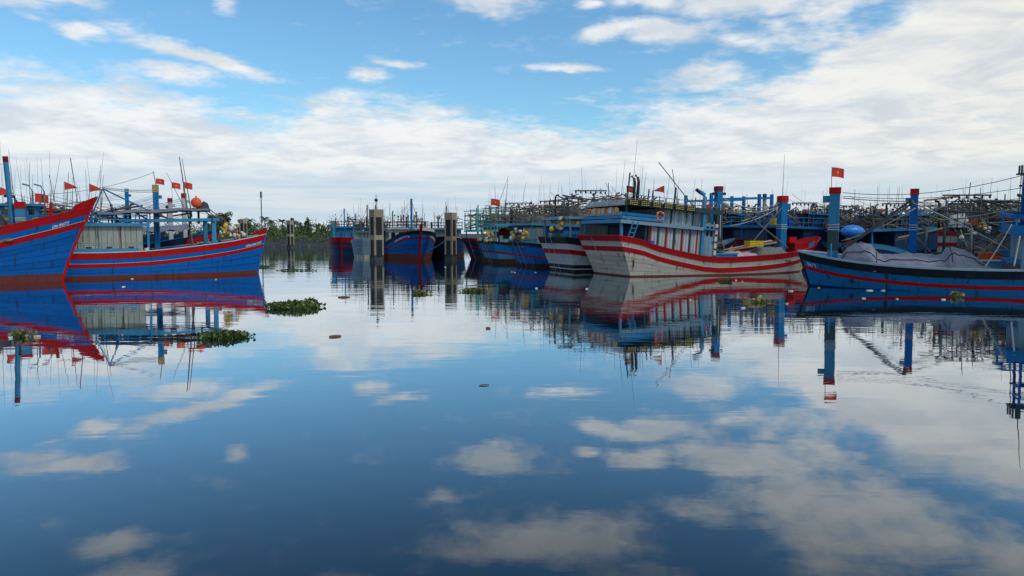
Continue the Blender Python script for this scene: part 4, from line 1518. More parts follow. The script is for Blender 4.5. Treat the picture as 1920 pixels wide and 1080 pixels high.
    for k in range(11):
        jerrycan(('yellow', 'orange', 'white')[k % 3] + ' jerrycan in the row on the stern balcony of the cream boat', b.w((-.95 + .05 * (k % 2), -2.2 + .42 * k, 4.42)), b.th + 1.4 + .1 * (k % 4), (float_yellow, orange, float_white)[k % 3], 'jerrycans on the stern balcony')
    rnd = random.Random(2)
    rope('hanging_rope', b.S(.0, 2.8) + Vector((-.05, -2.2, .1)), Vector((-.4, .6, .3)), 0, .018, rope_mat, root)
    return b


def stern_boat(label, host, loc, th, bands, body, boot_m, zboot, sheer, B, L, wall, trim, roof, seed, nb=3, cab=(2.0, 7.0), z0=1.7, z1=3.6, upper=True, rails=bamboo, rs=1.1, rb=1.3, tw=.9, post=(mid_blue, red),
               npoles=22, win=0, gear=True, accent=None, tops=None, simple_house=False, deck_rail=None, dense=3):
    b = Boat(label, loc, th, L, B, rs, rb, tw, sheer, full=.62)
    b.hull(bands, body, nb, boot_m, zboot, bands[0][0], trim, stem=bands[0][0], stem_up=.3)
    hw = B / 2 - .6
    rnd = random.Random(seed)
    z = b.house(cab[0], cab[1], hw, z0, z1, wall, trim, roof, bw=.45, win=win, aft=cab[0] + rs * .6 if upper else .6, rails=(rails, .8, 6),
                upper=(cab[0] + 1.2, cab[1] - .2, hw - .5, rnd.uniform(1.1, 1.4), wall, trim) if upper and not simple_house else None, accent=accent, tilt=R(rnd.uniform(-2.2, 3.0)))
    b.poles(npoles, -.6, cab[1] + 1.0, -hw, hw, z1 + .1, 1.3, 4.2, seed + 1, lean=.07)
    # frame of thin timbers above the roof
    zt = z1 + .1
    fx0, fx1 = -.3, cab[1] - .5
    hh = rnd.uniform(1.7, 2.3)
    for k in range(5):
        x = fx0 + (fx1 - fx0) * k / 4
        for s in (-1, 1):
            rod('frame_post', (x, s * hw * .85, zt), (x, s * hw * .85, zt + hh * rnd.uniform(.8, 1.05)), .04, rnd.choice([dark_pole, galv, bamboo]), b.root)
    for s in (-1, 1):
        rod('frame_rail', (fx0 - .4, s * hw * .85, zt + hh * .8), (fx1 + .4, s * hw * .85, zt + hh * .78), .035, rnd.choice([dark_pole, bamboo]), b.root)
        rod('frame_rail', (fx0 - .3, s * hw * .85, zt + hh * .45), (fx1 + .2, s * hw * .85, zt + hh * .47), .03, bamboo, b.root)
    rod('frame_rail', (fx0, -hw, zt + hh * .8), (fx0, hw, zt + hh * .82), .035, dark_pole, b.root)
    b.clutter(-.8, cab[1] + .6, hw * .95, z1 + .1, 2.0, seed + 40, 78)
    for k in range(5):
        p0 = (rnd.uniform(-.5, cab[1]), rnd.uniform(-hw, hw), z1 + rnd.uniform(2.0, 3.2))
        rope('rigging_line', p0, (rnd.uniform(cab[1] - 2, L - 1.8), rnd.uniform(-.5, .5), rnd.uniform(3.6, 5.2)), rnd.uniform(.2, .6), .016, rnd.choice([wire, rope_mat]), b.root)
    if dense:
        for k in range(dense):
            pz = b.w((rnd.uniform(.2, cab[1] - .5), rnd.uniform(-.6, .6) * hw, z1 + .12))
            mt, word = rnd.choice([(net_brown, 'brown'), (net_green, 'grey green'), (tarp_dark, 'dark'), (tarp_dark, 'dark'), (iron, 'black')])
            heap('net_heap', word + ' net heap on the roof of ' + host, 'net', pz, b.th + rnd.uniform(-.4, .4), (rnd.uniform(1.4, 2.6), rnd.uniform(1.0, 1.8), rnd.uniform(.6, 1.25)), mt, seed * 3 + k, 'net heaps on ' + host)
    if post:
        b.post(L - 1.6, 0, 1.2, rnd.uniform(4.9, 5.6), .42, post[0], post[1], .4, True, lean=rnd.uniform(-.15, .15))
        for k in range(3):
            rope('stay', (L - 1.6, 0, 5.0), (cab[1] - 1 - k, -.6 + .6 * k, z + .6 + .3 * k), .3, .014, wire, b.root)
    if tops:
        for kind, x, y, dz in tops:
            p = b.w((x, y, z1 + dz))
            if kind == 'drum':
                drum('blue plastic drum standing on the roof of ' + host, p, drum_blue, group='drums on roofs of ' + host)
            elif kind == 'net':
                heap('net_heap', 'heap of netting on the roof of ' + host, 'net', p, b.th, (1.8, 1.5, .8), rnd.choice([net_brown, net_green, tarp_dark]), seed + int(x * 3), 'net heaps on ' + host)
            elif kind == 'ring':
                life_ring('orange life ring hung on ' + host, p, (R(90), 0, b.th))
            elif kind == 'pipe':
                bent_pipe('exhaust_pipe', [(x, y, z1), (x, y, z1 + 1.6), (x - .1, y, z1 + 1.85), (x - .4, y, z1 + 1.95)], .09, iron, b.root)
            elif kind == 'float':
                float_cluster('bunch of yellow and white floats hung on ' + host, p, 12, [float_yellow, float_white, float_yellow, tan], seed + int(x * 7), 'float bunches on ' + host, .17, .45, .9)
            elif kind == 'box':
                chest('light blue box on ' + host, p, b.th, (1.2, .8, .7), light_blue, None, 'boxes on ' + host)
            elif kind == 'red':
                heap('cloth_bundle', 'red cloth bundle on the roof of ' + host, 'cloth', p, b.th, (1.6, .8, .7), dull_red, seed)
            elif kind == 'lamp':
                bar = rod('lamp_bar', (x - 1.4, y, z1 + 2.2), (x + 1.4, y, z1 + 2.25), .05, dark_pole, b.root)
                for k in range(7):
                    ball('lamp_bulb', (x - 1.3 + k * .43, y, z1 + 2.08), .075, iron, bar, (1, 1, 1.4))
            elif kind == 'machine':
                t = thing('net_hauler', 'black net hauler winch on the roof of ' + host, 'winch', p, b.th, 'net haulers on ' + host)
                for s in (-1, 1):
                    beam('frame', (-.2, s * .35, 0), (0, s * .35, .95), .08, .08, iron, t)
                    beam('frame', (.25, s * .35, 0), (0, s * .35, .95), .08, .08, iron, t)
                rod('drum_roller', (0, -.5, .9), (0, .5, .9), .17, iron, t, big=True)
                rod('motor', (.1, 0, .25), (.5, 0, .25), .15, iron, t, big=True)
    # ropes down the transom
    for k in range(2):
        y = rnd.uniform(-.6, .6) * B * .35
        rope('hanging_rope', (-rs - .06, y, b.h(0) + .05), (-.25, y * .8, .0), 0, .018, rope_mat, b.root)
    return b


Lb = boat_L()
SH = [(0, 2.7), (.10, 2.45), (.25, 1.75), (.42, 1.4), (.65, 1.45), (.85, 1.9), (1, 2.6)]


def sh(k, d=0.0):
    return [(s, z * k + d) for s, z in SH]


Kb = stern_boat('grey white boat with black top strake and one red band rafted beside the cream boat', 'the black topped grey boat', (4.2, 60.5), 20,
                [(black, 0, .48, .03), (grey_white, .48, .86, 0), (white, .84, .92, .015), (red, .92, 1.30, .03)], grey_white, black, .55, SH, 6.3, 15.2, grey_board, pale_blue, pale_blue, 101,
                cab=(2.6, 8.0), z0=1.9, z1=4.15, upper=True, simple_house=True, npoles=26, post=(dark_green, red),
                tops=[('net', 1.0, .3, .15), ('machine', 4.2, -.8, .15), ('machine', 5.8, .4, .15), ('lamp', 1.5, -1.8, .2), ('pipe', 5.2, -1.2, 0), ('float', -1.2, -1.6, .1), ('net', 3.0, -1.0, .15)])
Kb.band('boot_stripe', white, lambda s: .26, lambda s: .18, .02, 1)
chest('pale green box standing on the stern of the black topped grey boat', Kb.w((-.3, .9, 2.05)), Kb.th, (1.0, .8, 1.0), turquoise, pale_blue)
chest('light blue cabinet on the stern of the black topped grey boat', Kb.w((0, -1.4, 2.05)), Kb.th, (1.2, 1.4, .95), light_blue)
Jb = stern_boat('bright blue boat with black rail and thin red line beside the grey boat', 'the thin red lined blue boat', (1.5, 68.6), 20,
                [(black, 0, .26, .03), (blue, .26, 1.12, 0), (red, 1.12, 1.24, .03)], blue, boot_dark, .30, sh(.80), 5.9, 15, mid_blue, light_blue, grey_board, 111, cab=(2.4, 7.5), z0=1.5, z1=3.7, npoles=30, simple_house=True,
                tops=[('float', -1.2, -1.9, -.3), ('float', -1.1, .6, -.3), ('net', 1.2, 0, .15), ('lamp', 2.0, -1.2, .1), ('machine', 4.0, -.6, .15), ('net', 4.8, .4, .15), ('box', -.4, -1.2, -1.9), ('box', .2, .9, -1.9)])
Ib = stern_boat('light blue boat with black rail and dark red bottom rafted by the bright blue boat', 'the light blue boat with black rail', (-1.8, 77.4), 20,
                [(black, 0, .2, .03), (mid_blue, .2, .98, 0), (dull_red, .98, 1.14, .03)], light_blue, boot_dark, .45, sh(.82), 5.9, 15, grey_board, light_blue, grey_board, 121, cab=(2.4, 7.2), z0=1.6, z1=3.9, npoles=26, simple_house=True,
                tops=[('float', -1.2, -2.0, -.8), ('float', -1.0, 1.0, -.8), ('red', 1.0, 0, -1.1), ('lamp', 2.2, -1, .2), ('net', 3.0, .2, .15), ('machine', 4.4, -.9, .15)])
drum('white plastic drum on the stern of the light blue boat', Ib.w((-.4, -1.2, 1.75)), float_white, .38, .9)
drum('smaller pale drum beside the white drum on the light blue boat', Ib.w((-.4, .2, 1.75)), float_white, .3, .7)
Hb = stern_boat('purple blue boat with red top strake and turquoise frame on its roof', 'the turquoise framed boat', (-4.0, 86.4), 20,
                [(dull_red, 0, .34, .03), (navy, .34, .85, 0), (dull_red, .85, 1.02, .03)], navy, boot_dark, .35, sh(.9), 5.6, 15, pale_blue, turquoise, pale_blue, 131, cab=(2.0, 7.0), z0=1.7, z1=3.3, npoles=22, rails=turquoise, simple_house=True, win=3,
                tops=[('net', 3, 0, .1), ('machine', 1, -1.0, .1)])
Hb.railing(-.8, 4.0, 2.4, 3.45, 2.2, turquoise, 6, .05, 4)
Hb.flag((1.2, -1.5, 4.4), 2.6, .75, .1, True, False, 13)
for x, y in ((-.6, -2.2), (.8, -2.2)):
    beam('frame_post', (x, y, 2.0), (x, y, 6.2), .12, .12, turquoise, Hb.root)
rod('pole', (1.0, -1.5, 3.5), (3.4, -1.2, 9.6), .05, bamboo, Hb.root, taper=True)
rod('pole', (2.6, -1.8, 3.5), (3.2, -1.5, 9.2), .05, bamboo, Hb.root, taper=True)


def bow_boat(label, stem, th, L, B, bands, body, boot_m, zboot, sheer, rail, stem_m, stem_up, wall, trim, roof, seed, cab, z0, z1, win=0, num=None, mast=None, npoles=14, rb=1.6, upper=True, crest=None, stem_w=.2):
    b = Boat(label, from_stem(*stem, th, L), th, L, B, .8, rb, .85, sheer, full=.5)
    b.hull(bands, body, 3, boot_m, zboot, rail, rail, stem=stem_m, stem_up=stem_up, crest=crest, stem_w=stem_w)
    hw = B / 2 - .6
    z = b.house(cab[0], cab[1], hw, z0, z1, wall, trim, roof, bw=.45, win=win, rails=(dark_pole, .8, 5), upper=(cab[0] + .6, cab[1] - 1.2, hw - .5, 1.3, wall, trim) if upper else None)
    if num:
        b.number(num, .80, .965, num_drop(bands), .24, -1)
        b.number(num, .80, .965, num_drop(bands), .24, 1, reverse=True)
    b.clutter(cab[0], cab[1] + 1.5, hw, z1 + .1, 1.8, seed + 40, 22)
    b.poles(npoles, cab[0], cab[1] + 1, -hw, hw, z1 + .1, 1.5, 4.0, seed, lean=.07)
    if mast:
        x, zt, r, m = mast
        rod('mast', (x, 0, 1.4), (x, 0, zt), r, m, b.root, big=True)
        for k in range(4):
            rope('stay', (x, 0, zt - .15 * k), (cab[0] + k, (-1) ** k * hw, z + .4), .2, .014, wire, b.root)
        rod('boom', (x, 0, z1 + .6), (x - 4.5, .6, z1 + 1.5), .06, bamboo, b.root)
    return b


def num_drop(bands):
    return bands[1][2] - .04 if len(bands) > 1 else .5


Fb = bow_boat('bright blue bow with black rim, white registration number and thick red stem', (-10.74, 86.0), -73, 15, 6.0,
              [(black, 0, .36, .03), (blue, .36, .70, 0), (dull_red, .70, .86, .03)], blue, boot, .62, [(0, 2.2), (.3, 1.8), (.55, 1.9), (.75, 2.4), (.9, 3.05), (1, 3.3)], black, dull_red, .75,
              white, white, blue, 141, (2.5, 8.0), 1.6, 3.6, win=7, num='QNa94677TS', mast=(10.2, 7.2, .13, mid_blue), npoles=16, stem_w=.34, upper=False)
heap('cloth_bundle', 'red cloth bundle lying behind the black rim of the blue bow', 'cloth', Fb.w((12.3, -.8, 2.6)), Fb.th, (1.6, 1.0, .7), dull_red, 91)
chest('white deck box behind the bright blue bow', Fb.w((9.6, 2.0, 1.6)), Fb.th, (1.8, 1.4, 1.9), white)
Eb = bow_boat('pale grey blue bow with a cream wheelhouse next to the beacon dolphin', (-18.2, 91.6), -88, 13, 4.6,
              [(pale_blue, 0, .25, .03), (pale_blue, .25, .8, 0), (grey_board, .8, .88, .02)], pale_blue, cream, .35, [(0, 2.0), (.3, 1.7), (.6, 1.8), (.85, 2.15), (1, 2.35)], pale_blue, pale_blue, .1,
              cabin_white, grey_board, light_blue, 151, (5.0, 9.5), 1.5, 3.2, win=0, mast=(9.8, 6.6, .07, dark_pole), npoles=26, rb=.9, upper=False)
Db = bow_boat('dark blue boat with broad red rim outermost of the far row by the scrub', (-23.8, 104.5), -84, 13, 5.0,
              [(red, 0, .6, .03), (navy, .6, 1.05, 0), (dull_red, 1.05, 1.3, .03)], navy, navy, .3, [(0, 2.1), (.3, 1.9), (.6, 2.0), (.85, 2.3), (1, 2.45)], red, red, .1,
              light_blue, light_blue, light_blue, 161, (4.0, 9.0), 1.7, 3.9, mast=(9.4, 6.6, .09, mid_blue), npoles=10, rb=1.0, upper=False)
for x in (9.3, 10.6):
    for s in (-1, 1):
        beam('gantry_post', (x, s * 1.4, 1.6), (x, s * 1.4, 4.6), .2, .2, light_blue, Db.root)
Gb = bow_boat('nearly black navy bow in the shadow between the two near dolphins', (-8.3, 94.0), -86, 13, 5.0,
              [(black, 0, .3, .03), (navy, .3, .8, 0), (navy, .8, 1.0, .02)], navy, boot_dark, .4, [(0, 2.2), (.3, 1.9), (.6, 2.0), (.85, 2.4), (1, 2.7)], white, navy, .1,
              grey_board, pale_blue, pale_blue, 171, (3.5, 9.0), 1.7, 3.6, mast=(10.0, 6.6, .07, dark_pole), npoles=26, rb=1.0, upper=False)
mo = rope('mooring_rope', (-10.0, 86.6, .95), (-7.2, 84.3, 2.5), .18, .03, rope_mat, None)
tag(mo, 'pale mooring rope slung from the blue bow to the concrete dolphin', 'rope')


# ------------------------------------------------------------------ the tarpaulin boat and the raft behind it
def boat_M():
    L = 17
    b = Boat('blue boat with black top strake and red line, its hold heaped under grey tarpaulin', from_stem(17.3, 43.0, 155, L), 155, L, 5.2, .8, .75, .85,
             [(0, 1.9), (.2, 1.5), (.45, 1.34), (.65, 1.36), (.8, 1.5), (.9, 1.7), (1, 2.0)], full=.55)
    b.root.rotation_euler = (R(-3.2), 0, b.th)          # heeled a little towards the open water
    b.M = b.M @ Matrix.Rotation(R(-3.2), 4, 'X')
    b.hull([(black, 0, .46, .03), (mid_blue, .46, .80, 0), (red, .80, 1.0, .03)], mid_blue, 1, navy, .12, rail_pale, light_blue, stem=black, stem_up=.0, deck_drop=.5)
    b.band('rub_rail', rail_pale, lambda s: b.h(s) + .065, lambda s: b.h(s) - .045, .065, 1)
    b.number('QNa 3 TS', .96, .985, .72, .19, 1, reverse=True)
    root = b.root
    pz = b.post(15.95, .1, 1.3, 5.25, .54, light_blue, red, .36, True, lean=-.05, collar=dark_green)
    b.flag((16.1, .1, 5.6), 1.15, .52, .05, True, False, 17)
    # towed up tarpaulin over the nets
    V, F = [], []
    prof = [(8.3, .15), (8.7, .35), (9.2, .72), (9.7, 1.00), (10.1, 1.14), (10.3, 1.05), (10.5, .66), (11.5, .68), (12.2, .72), (12.9, .66), (13.4, .66), (13.7, .80), (14.0, 1.14), (14.4, 1.26), (14.8, 1.24), (15.2, 1.05), (15.45, .65), (15.55, .2)]
    fine = []
    for i in range(len(prof) - 1):
        for k in range(4):
            t = k / 4
            fine.append((prof[i][0] + (prof[i + 1][0] - prof[i][0]) * t, prof[i][1] + (prof[i + 1][1] - prof[i][1]) * t))
    fine.append(prof[-1])
    m = 22
    for x, hh in fine:
        for j in range(m + 1):
            v = -1 + 2 * j / m
            w = 2.05 - max(0, x - 13.8) * .55
            q = mnoise.noise(Vector((x * 1.3 + v, v * 3, 2))) * .13 + mnoise.noise(Vector((x * 3.2 + v * 2.5, v * 1.2, 7))) * .09 + mnoise.noise(Vector((x * 6 + v * 5, v * 2, 1))) * .04
            z = 1.10 + 1.08 * hh * max(0, 1 - abs(v)**2.6)**.5 * (1 + q * 1.2) + q * .25
            V.append((x, v * w, z))
    n = m + 1
    for i in range(len(fine) - 1):
        for j in range(m):
            F.append((i * n + j, i * n + j + 1, (i + 1) * n + j + 1, (i + 1) * n + j))
    t = thing('tarpaulin_cover', 'long grey tarpaulin draped over nets amidships of the black topped blue boat', 'tarpaulin', b.w((0, 0, 0)), b.th)
    t.rotation_euler = (R(-3.2), 0, b.th)
    sheet = mesh_obj('sheet', V, F, tarp_grey, t, smooth=True)
    for jj in (int(m * .89),):
        pts = [Vector(V[i * n + jj]) + Vector((0, .02, .03)) for i in range(4, len(fine) - 3)]
        TV, TFc = tube_mesh(pts, .022, 5)
        mesh_obj('lashing', TV, TFc, navy, sheet, smooth=True)
    for xi in (18, 44):
        pts = [Vector(V[xi * n + j]) + Vector((0, 0, .03)) for j in range(8, m)]
        TV, TFc = tube_mesh(pts, .018, 5)
        mesh_obj('lashing', TV, TFc, navy, sheet, smooth=True)
    # wheelhouse with pillar, blue balcony and lattice tower
    b.boards(1.5, 7.2, 1.5, 1.0, 3.0, .4, pale_blue)
    box('engine_casing', (7.2, .6, 1.35), (1.2, 1.6, .8), mid_blue, root)
    b.slab('balcony', 1.0, 7.7, 2.0, 3.0, .12, mid_blue, .03)
    for x in (1.2, 7.6):
        beam('balcony_board', (x, -2.0, 3.3), (x, 2.0, 3.3), .06, .42, mid_blue, root)
    for s in (-1, 1):
        beam('balcony_board', (1.0, s * 2.0, 3.3), (7.7, s * 2.0, 3.3), .06, .42, mid_blue, root)
        for k in range(6):
            x = 1.3 + 1.25 * k
            beam('balcony_post', (x, s * 1.95, 3.3), (x, s * 1.95, 3.95), .09, .09, light_blue, root)
        beam('balcony_rail', (1.0, s * 1.95, 3.95), (7.75, s * 1.95, 3.95), .13, .2, blue, root)
    for x in (1.0, 7.7):
        beam('balcony_rail', (x, -1.95, 3.95), (x, 1.95, 3.95), .13, .2, blue, root)
    b.boards(1.8, 6.2, 1.35, 3.15, 4.9, .4, light_blue)
    for k in range(3):
        b.window(6.2, 1, -.9 + .9 * k, 4.3, .7, .7, light_blue, face='end')
    for k in range(4):
        for s in (-1, 1):
            b.window(2.5 + k, s, 1.35, 4.3, .75, .7, light_blue)
    b.slab('roof', 1.4, 6.6, 1.7, 4.9, .1, mid_blue)
    for x in (6.9, 5.4):
        for y in (-.9, .9):
            beam('tower_leg', (x, y, 3.2), (x * .8 + 6.9 * .2, y * .75, 6.0), .12, .12, blue if x > 6 else dark_green, root)
    for z in (4.9, 5.45):
        beam('tower_brace', (5.3, -.85, z), (7.1, -.85, z), .08, .1, blue, root)
        beam('tower_brace', (5.3, .85, z), (7.1, .85, z), .08, .1, blue, root)
        beam('tower_brace', (6.95, -.95, z), (6.95, .95, z), .08, .1, blue, root)
    rod('tower_brace', (5.4, .85, 4.9), (6.9, .8, 6.0), .04, dark_pole, root)
    box('tower_platform', (6.4, 0, 6.05), (1.7, 1.8, .1), dark_green, root)
    for y in (-.7, 0, .7):
        rod('tower_rail_post', (7.15, y, 6.05), (7.15, y, 6.5), .05, dark_pole, root)
    rod('tower_lamp', (6.9, .5, 6.1), (6.9, .5, 6.55), .13, iron, root, big=True)
    rod('antenna', (6.9, .2, 6.0), (6.65, .2, 9.3), .03, dark_pole, root, taper=True)
    rod('antenna', (7.3, .6, 3.9), (7.25, .6, 6.3), .02, dark_pole, root)
    # stays, booms and ropes
    rope('stay', (7.1, .3, 6.0), (15.5, .1, 5.3), .45, .018, wire, root, 16)
    rope('stay', (7.2, .5, 5.35), (15.5, .1, 5.1), .3, .016, wire, root, 16)
    rope('stay', (15.5, .1, 5.0), (12.0, .3, 4.75), .05, .03, rope_mat, root)
    rod('boom', (12.2, .4, 4.75), (15.4, .6, 2.2), .06, dark_pole, root)
    rod('boom', (12.0, .2, 4.7), (15.2, .3, 2.3), .05, galv, root)
    rope('boom_fall', (12.1, .3, 4.7), (7.6, .6, 2.2), -.1, .03, rope_mat, root)
    rope('boom_fall', (12.1, .3, 4.65), (7.7, .2, 2.6), -.05, .02, wire, root)
    rod('block', (12.1, .3, 4.5), (12.15, .3, 4.85), .1, iron, root, big=True)
    rope('hanging_rope', (7.75, 2.0, 3.6), (8.9, 2.2, 1.3), .1, .03, rope_mat, root)
    rope('hanging_rope', (7.4, 2.05, 3.0), (7.6, 2.2, 1.5), 0, .04, rope_mat, root)
    rope('bow_line', (15.5, .1, 2.6), (11.9, .4, 4.4), .2, .022, rope_mat, root)
    rod('bow_stanchion', (16.0, 1.0, 1.6), (16.0, 1.0, 2.5), .05, light_blue, root)
    heap('tarpaulin', 'dark cloth bundle lying beside the engine casing', 'cloth', b.w((7.6, 1.2, .9)), b.th, (.9, .8, .8), tarp_dark, 41)
    heap('net_heap', 'small dark coil of net in the bow behind the black rim', 'net', b.w((15.7, .8, 1.3)), b.th, (.7, .6, .4), iron, 42)
    return b


Mb = boat_M()
M2 = stern_boat('boat whose blue bow post with red cap leans over the tarpaulin', 'the boat behind the tarpaulin', from_stem(23.4, 47.1, 155, 15.5), 155,
                [(black, 0, .3, .03), (navy, .3, .7, 0), (mid_blue, .7, .95, .02)], navy, boot, .2, sh(.66), 4.9, 15.5, grey_board, light_blue, grey_board, 181, cab=(2.0, 7.4), z0=1.2, z1=3.1, npoles=14, simple_house=True, post=(blue, red),
                rs=.7, rb=.8, tops=[('net', 6, 0, .1), ('machine', 4, -.5, .1), ('net', 3.5, .5, .1)])
# white and red boarded locker mast on its foredeck
M2.clutter(7.5, 14.0, 1.9, 1.2, 2.6, 900, 44)
lk = M2.boards(11.6, 12.5, .45, .9, 3.05, .3, cabin_white)
box('band', (12.05, 0, 3.0), (1.0, 1.02, .25), dull_red, lk)
box('band', (12.05, 0, 2.35), (1.0, 1.02, .22), dull_red, lk)
heap('net_heap', 'dark grey net hung in a bunch beside the blue bow post', 'net', M2.w((11.0, .8, 1.0)), M2.th, (1.3, .9, 1.2), tarp_dark, 51)
chest('orange red engine box on deck behind the tarpaulin', M2.w((10.0, .9, 1.0)), M2.th, (1.1, .8, .9), orange)
rod('boom', (10.2, 1.2, 1.7), (8.6, 1.3, 1.5), .08, orange, M2.root)
for k, x in enumerate((9.0, 7.9)):
    chest(('light blue water tank next to the orange engine box', 'light blue water tank farther from the orange engine box')[k], M2.w((x, .9, 1.05)), M2.th, (1.0, .8, 1.0), light_blue, None, 'water tanks behind the tarpaulin')
M3 = stern_boat('low cabined boat with cluttered dark roof behind the water tanks', 'the dark cluttered roof boat', from_stem(24.6, 53.4, 155, 16), 155,
                [(black, 0, .4, .03), (cream, .4, .8, 0), (red, .8, 1.0, .03)], blue, boot, .2, sh(.7), 5.2, 16, grey_board, dark_green, dark_green, 191, cab=(3.0, 10.5), z0=1.3, z1=3.3, npoles=26, simple_house=True, post=None, rs=.7, rb=.8,
                tops=[('net', 9, 0, .1), ('net', 7, .8, .1), ('machine', 8, 1.0, .1), ('net', 5.5, .4, .1), ('machine', 4.5, .9, .1), ('ring', 4.2, 2.3, .4), ('ring', 4.9, 2.3, .4), ('red', 6.6, 1.2, .3), ('float', 8.6, 1.8, .6), ('float', 3.6, 2.2, .2), ('pipe', 3.4, 1.2, 0), ('lamp', 9.5, 1.3, 0)])
M3.clutter(3, 13.5, 2.2, 3.3, 2.2, 901, 50)
M3.poles(14, 3, 13, -1.5, 2, 3.3, 1.2, 3.4, 902)
crate('orange fish crate on the dark cluttered roof', M3.w((9.0, 1.6, 3.45)), M3.th, (.8, .6, .4), orange)
heap('sack', 'white sack heap on the dark cluttered roof', 'sack', M3.w((9.9, 1.2, 3.4)), M3.th, (1.4, 1.0, .9), float_white, 53)
heap('sack', 'pale sacks stacked by the life rings on the dark cluttered roof', 'sack', M3.w((6.0, 1.4, 3.4)), M3.th, (1.6, 1.0, 1.0), float_white, 54)
bent_pipe('davit', [(4.2, 1.6, 3.3), (4.2, 1.6, 5.3), (4.3, 1.6, 5.6), (4.5, 1.6, 5.7)], .12, grey_board, M3.root)
rod('davit', (6.0, 1.6, 3.3), (6.0, 1.6, 5.4), .07, grey_board, M3.root)
rope('davit_net', (4.3, 1.6, 5.2), (6.0, 1.6, 5.2), .15, .07, tarp_dark, M3.root)
O1 = stern_boat('blue boat with curved pale balcony edge behind the winch wheel', 'the blue balcony boat', (18.3, 74.5), 20,
                [(red, 0, .36, .03), (mid_blue, .36, .8, 0), (red, .8, 1.0, .03)], mid_blue, boot, .3, sh(.95), 6.2, 15, navy, mid_blue, light_blue, 201, cab=(2.6, 7.6), z0=1.7, z1=3.7, npoles=22, rails=mid_blue, win=0,
                tops=[('net', 3, 0, 1.6), ('pipe', 5, -1, 1.2)])
for x in (.2, 5.8, 7.3):
    for s in (-1, 1):
        beam('gantry_post', (x, s * 2.2, 3.8), (x, s * 2.2, 6.9), .26, .26, mid_blue, O1.root)
for s in (-1, 1):
    beam('gantry_beam', (.2, s * 2.2, 6.3), (7.3, s * 2.2, 6.55), .2, .22, mid_blue, O1.root)
rod('exhaust_stack', (6.6, -2.0, 3.8), (6.6, -2.0, 6.6), .2, cream, O1.root, big=True)
rod('stack_top', (6.6, -2.0, 6.6), (6.6, -2.0, 6.95), .21, iron, O1.root, big=True)
O2 = stern_boat('blue boat with flat blue roof, blue drum and yellow crate behind the crossed booms', 'the flat blue roofed boat', (22.8, 67.6), 20,
                [(red, 0, .36, .03), (blue, .36, .8, 0), (red, .8, 1.0, .03)], blue, boot, .3, sh(.9), 6.0, 15, navy, mid_blue, blue, 211, cab=(2.2, 7.0), z0=1.5, z1=3.5, npoles=24, rails=mid_blue,  # navy walls: shade under the roof put into the wall colour
                tops=[('drum', .8, -1.6, .1), ('drum', 1.5, -1.5, .1), ('machine', 3, -1.2, .1), ('machine', 4.4, -.8, .1), ('net', 5.6, -.6, .1), ('ring', 4.6, -2.9, .2), ('lamp', 3, -1.6, .1)])
crate('yellow fish crate at the roof edge of the flat blue roofed boat', O2.w((-.2, -1.9, 3.75)), O2.th, (1.1, .7, .6), yellow)
Pb = stern_boat('grey cabined boat behind the flagged blue bow post', 'the grey cabined boat', (29.5, 64.2), 20,
                [(light_blue, 0, .36, .03), (navy, .36, .8, 0), (dull_red, .8, 1.0, .03)], navy, boot, .3, sh(.8), 6.0, 15, navy, mid_blue, grey_board, 221, cab=(1.8, 6.5), z0=1.5, z1=3.3, npoles=30, win=0, dense=5,  # awning shade is put into the navy of the house walls
                tops=[('net', 3, -.6, .1), ('machine', 1, -1, .1), ('lamp', 2.5, -1.6, .3), ('machine', 4.6, -1, .1), ('red', 5.6, -1.2, .2)])
fo = thing('float_barrel', 'big smooth blue egg shaped float lashed behind the tarpaulin boat bow', 'float', (25.2, 55.4, 3.15), R(20))
ball('float_shell', (0, 0, 0), 1.0, float_blue, fo, (1.02, .55, .50))
rod('float_plug', (.98, 0, 0), (1.1, 0, 0), .08, float_white, fo)
for x, y in ((24.8, 55.2), (25.6, 55.5)):
    rod('cradle_leg', (x - 25.2, y - 55.4, -3.1), (x - 25.2, y - 55.4, -.4), .08, dark_pole, fo)

# farther boats whose houses and masts fill the gaps
FAR = [((25.5, 86), 20, 'far boat with turquoise house deep in the right raft', pale_blue, turquoise, 301), ((33.5, 80.5), 20, 'far boat with pale house behind the grey cabined boat', grey_white, light_blue, 302),
       ((41.5, 74.5), 20, 'far boat with navy hull at the right edge of the back row', navy, mid_blue, 303), ((12.0, 88.0), 20, 'far boat with grey boards behind the cream boat funnel', grey_board, grey_white, 304),
       ((5.5, 97.5), 20, 'far boat with tan house behind the bamboo frames', tan, light_blue, 305), ((-2.0, 106), 22, 'far boat with white house behind the turquoise frame', white, light_blue, 306),
       ((38.5, 66.5), 20, 'far boat with teal rails between grey cabin and lattice tower', grey_board, turquoise, 307), ((48.5, 63.5), 20, 'far boat with cream house behind the lattice tower', cream, light_blue, 308),
       ((20.0, 95.0), 20, 'far boat with black house in the last row beyond the blue gantry', black, mid_blue, 309), ((35.0, 92.0), 20, 'far boat with brown frames in the last row beyond the egg float', dark_green, grey_board, 310),
       ((47.0, 85.0), 20, 'far boat with dark green house in the last row beyond the water tanks', dark_green, mid_blue, 311), ((57.5, 76.0), 20, 'far boat with black roof in the last row near the leafy tree', black, dark_green, 312),
       ((44.5, 56.0), 20, 'far boat with dark blue house close behind the lattice tower', navy, mid_blue, 313)]
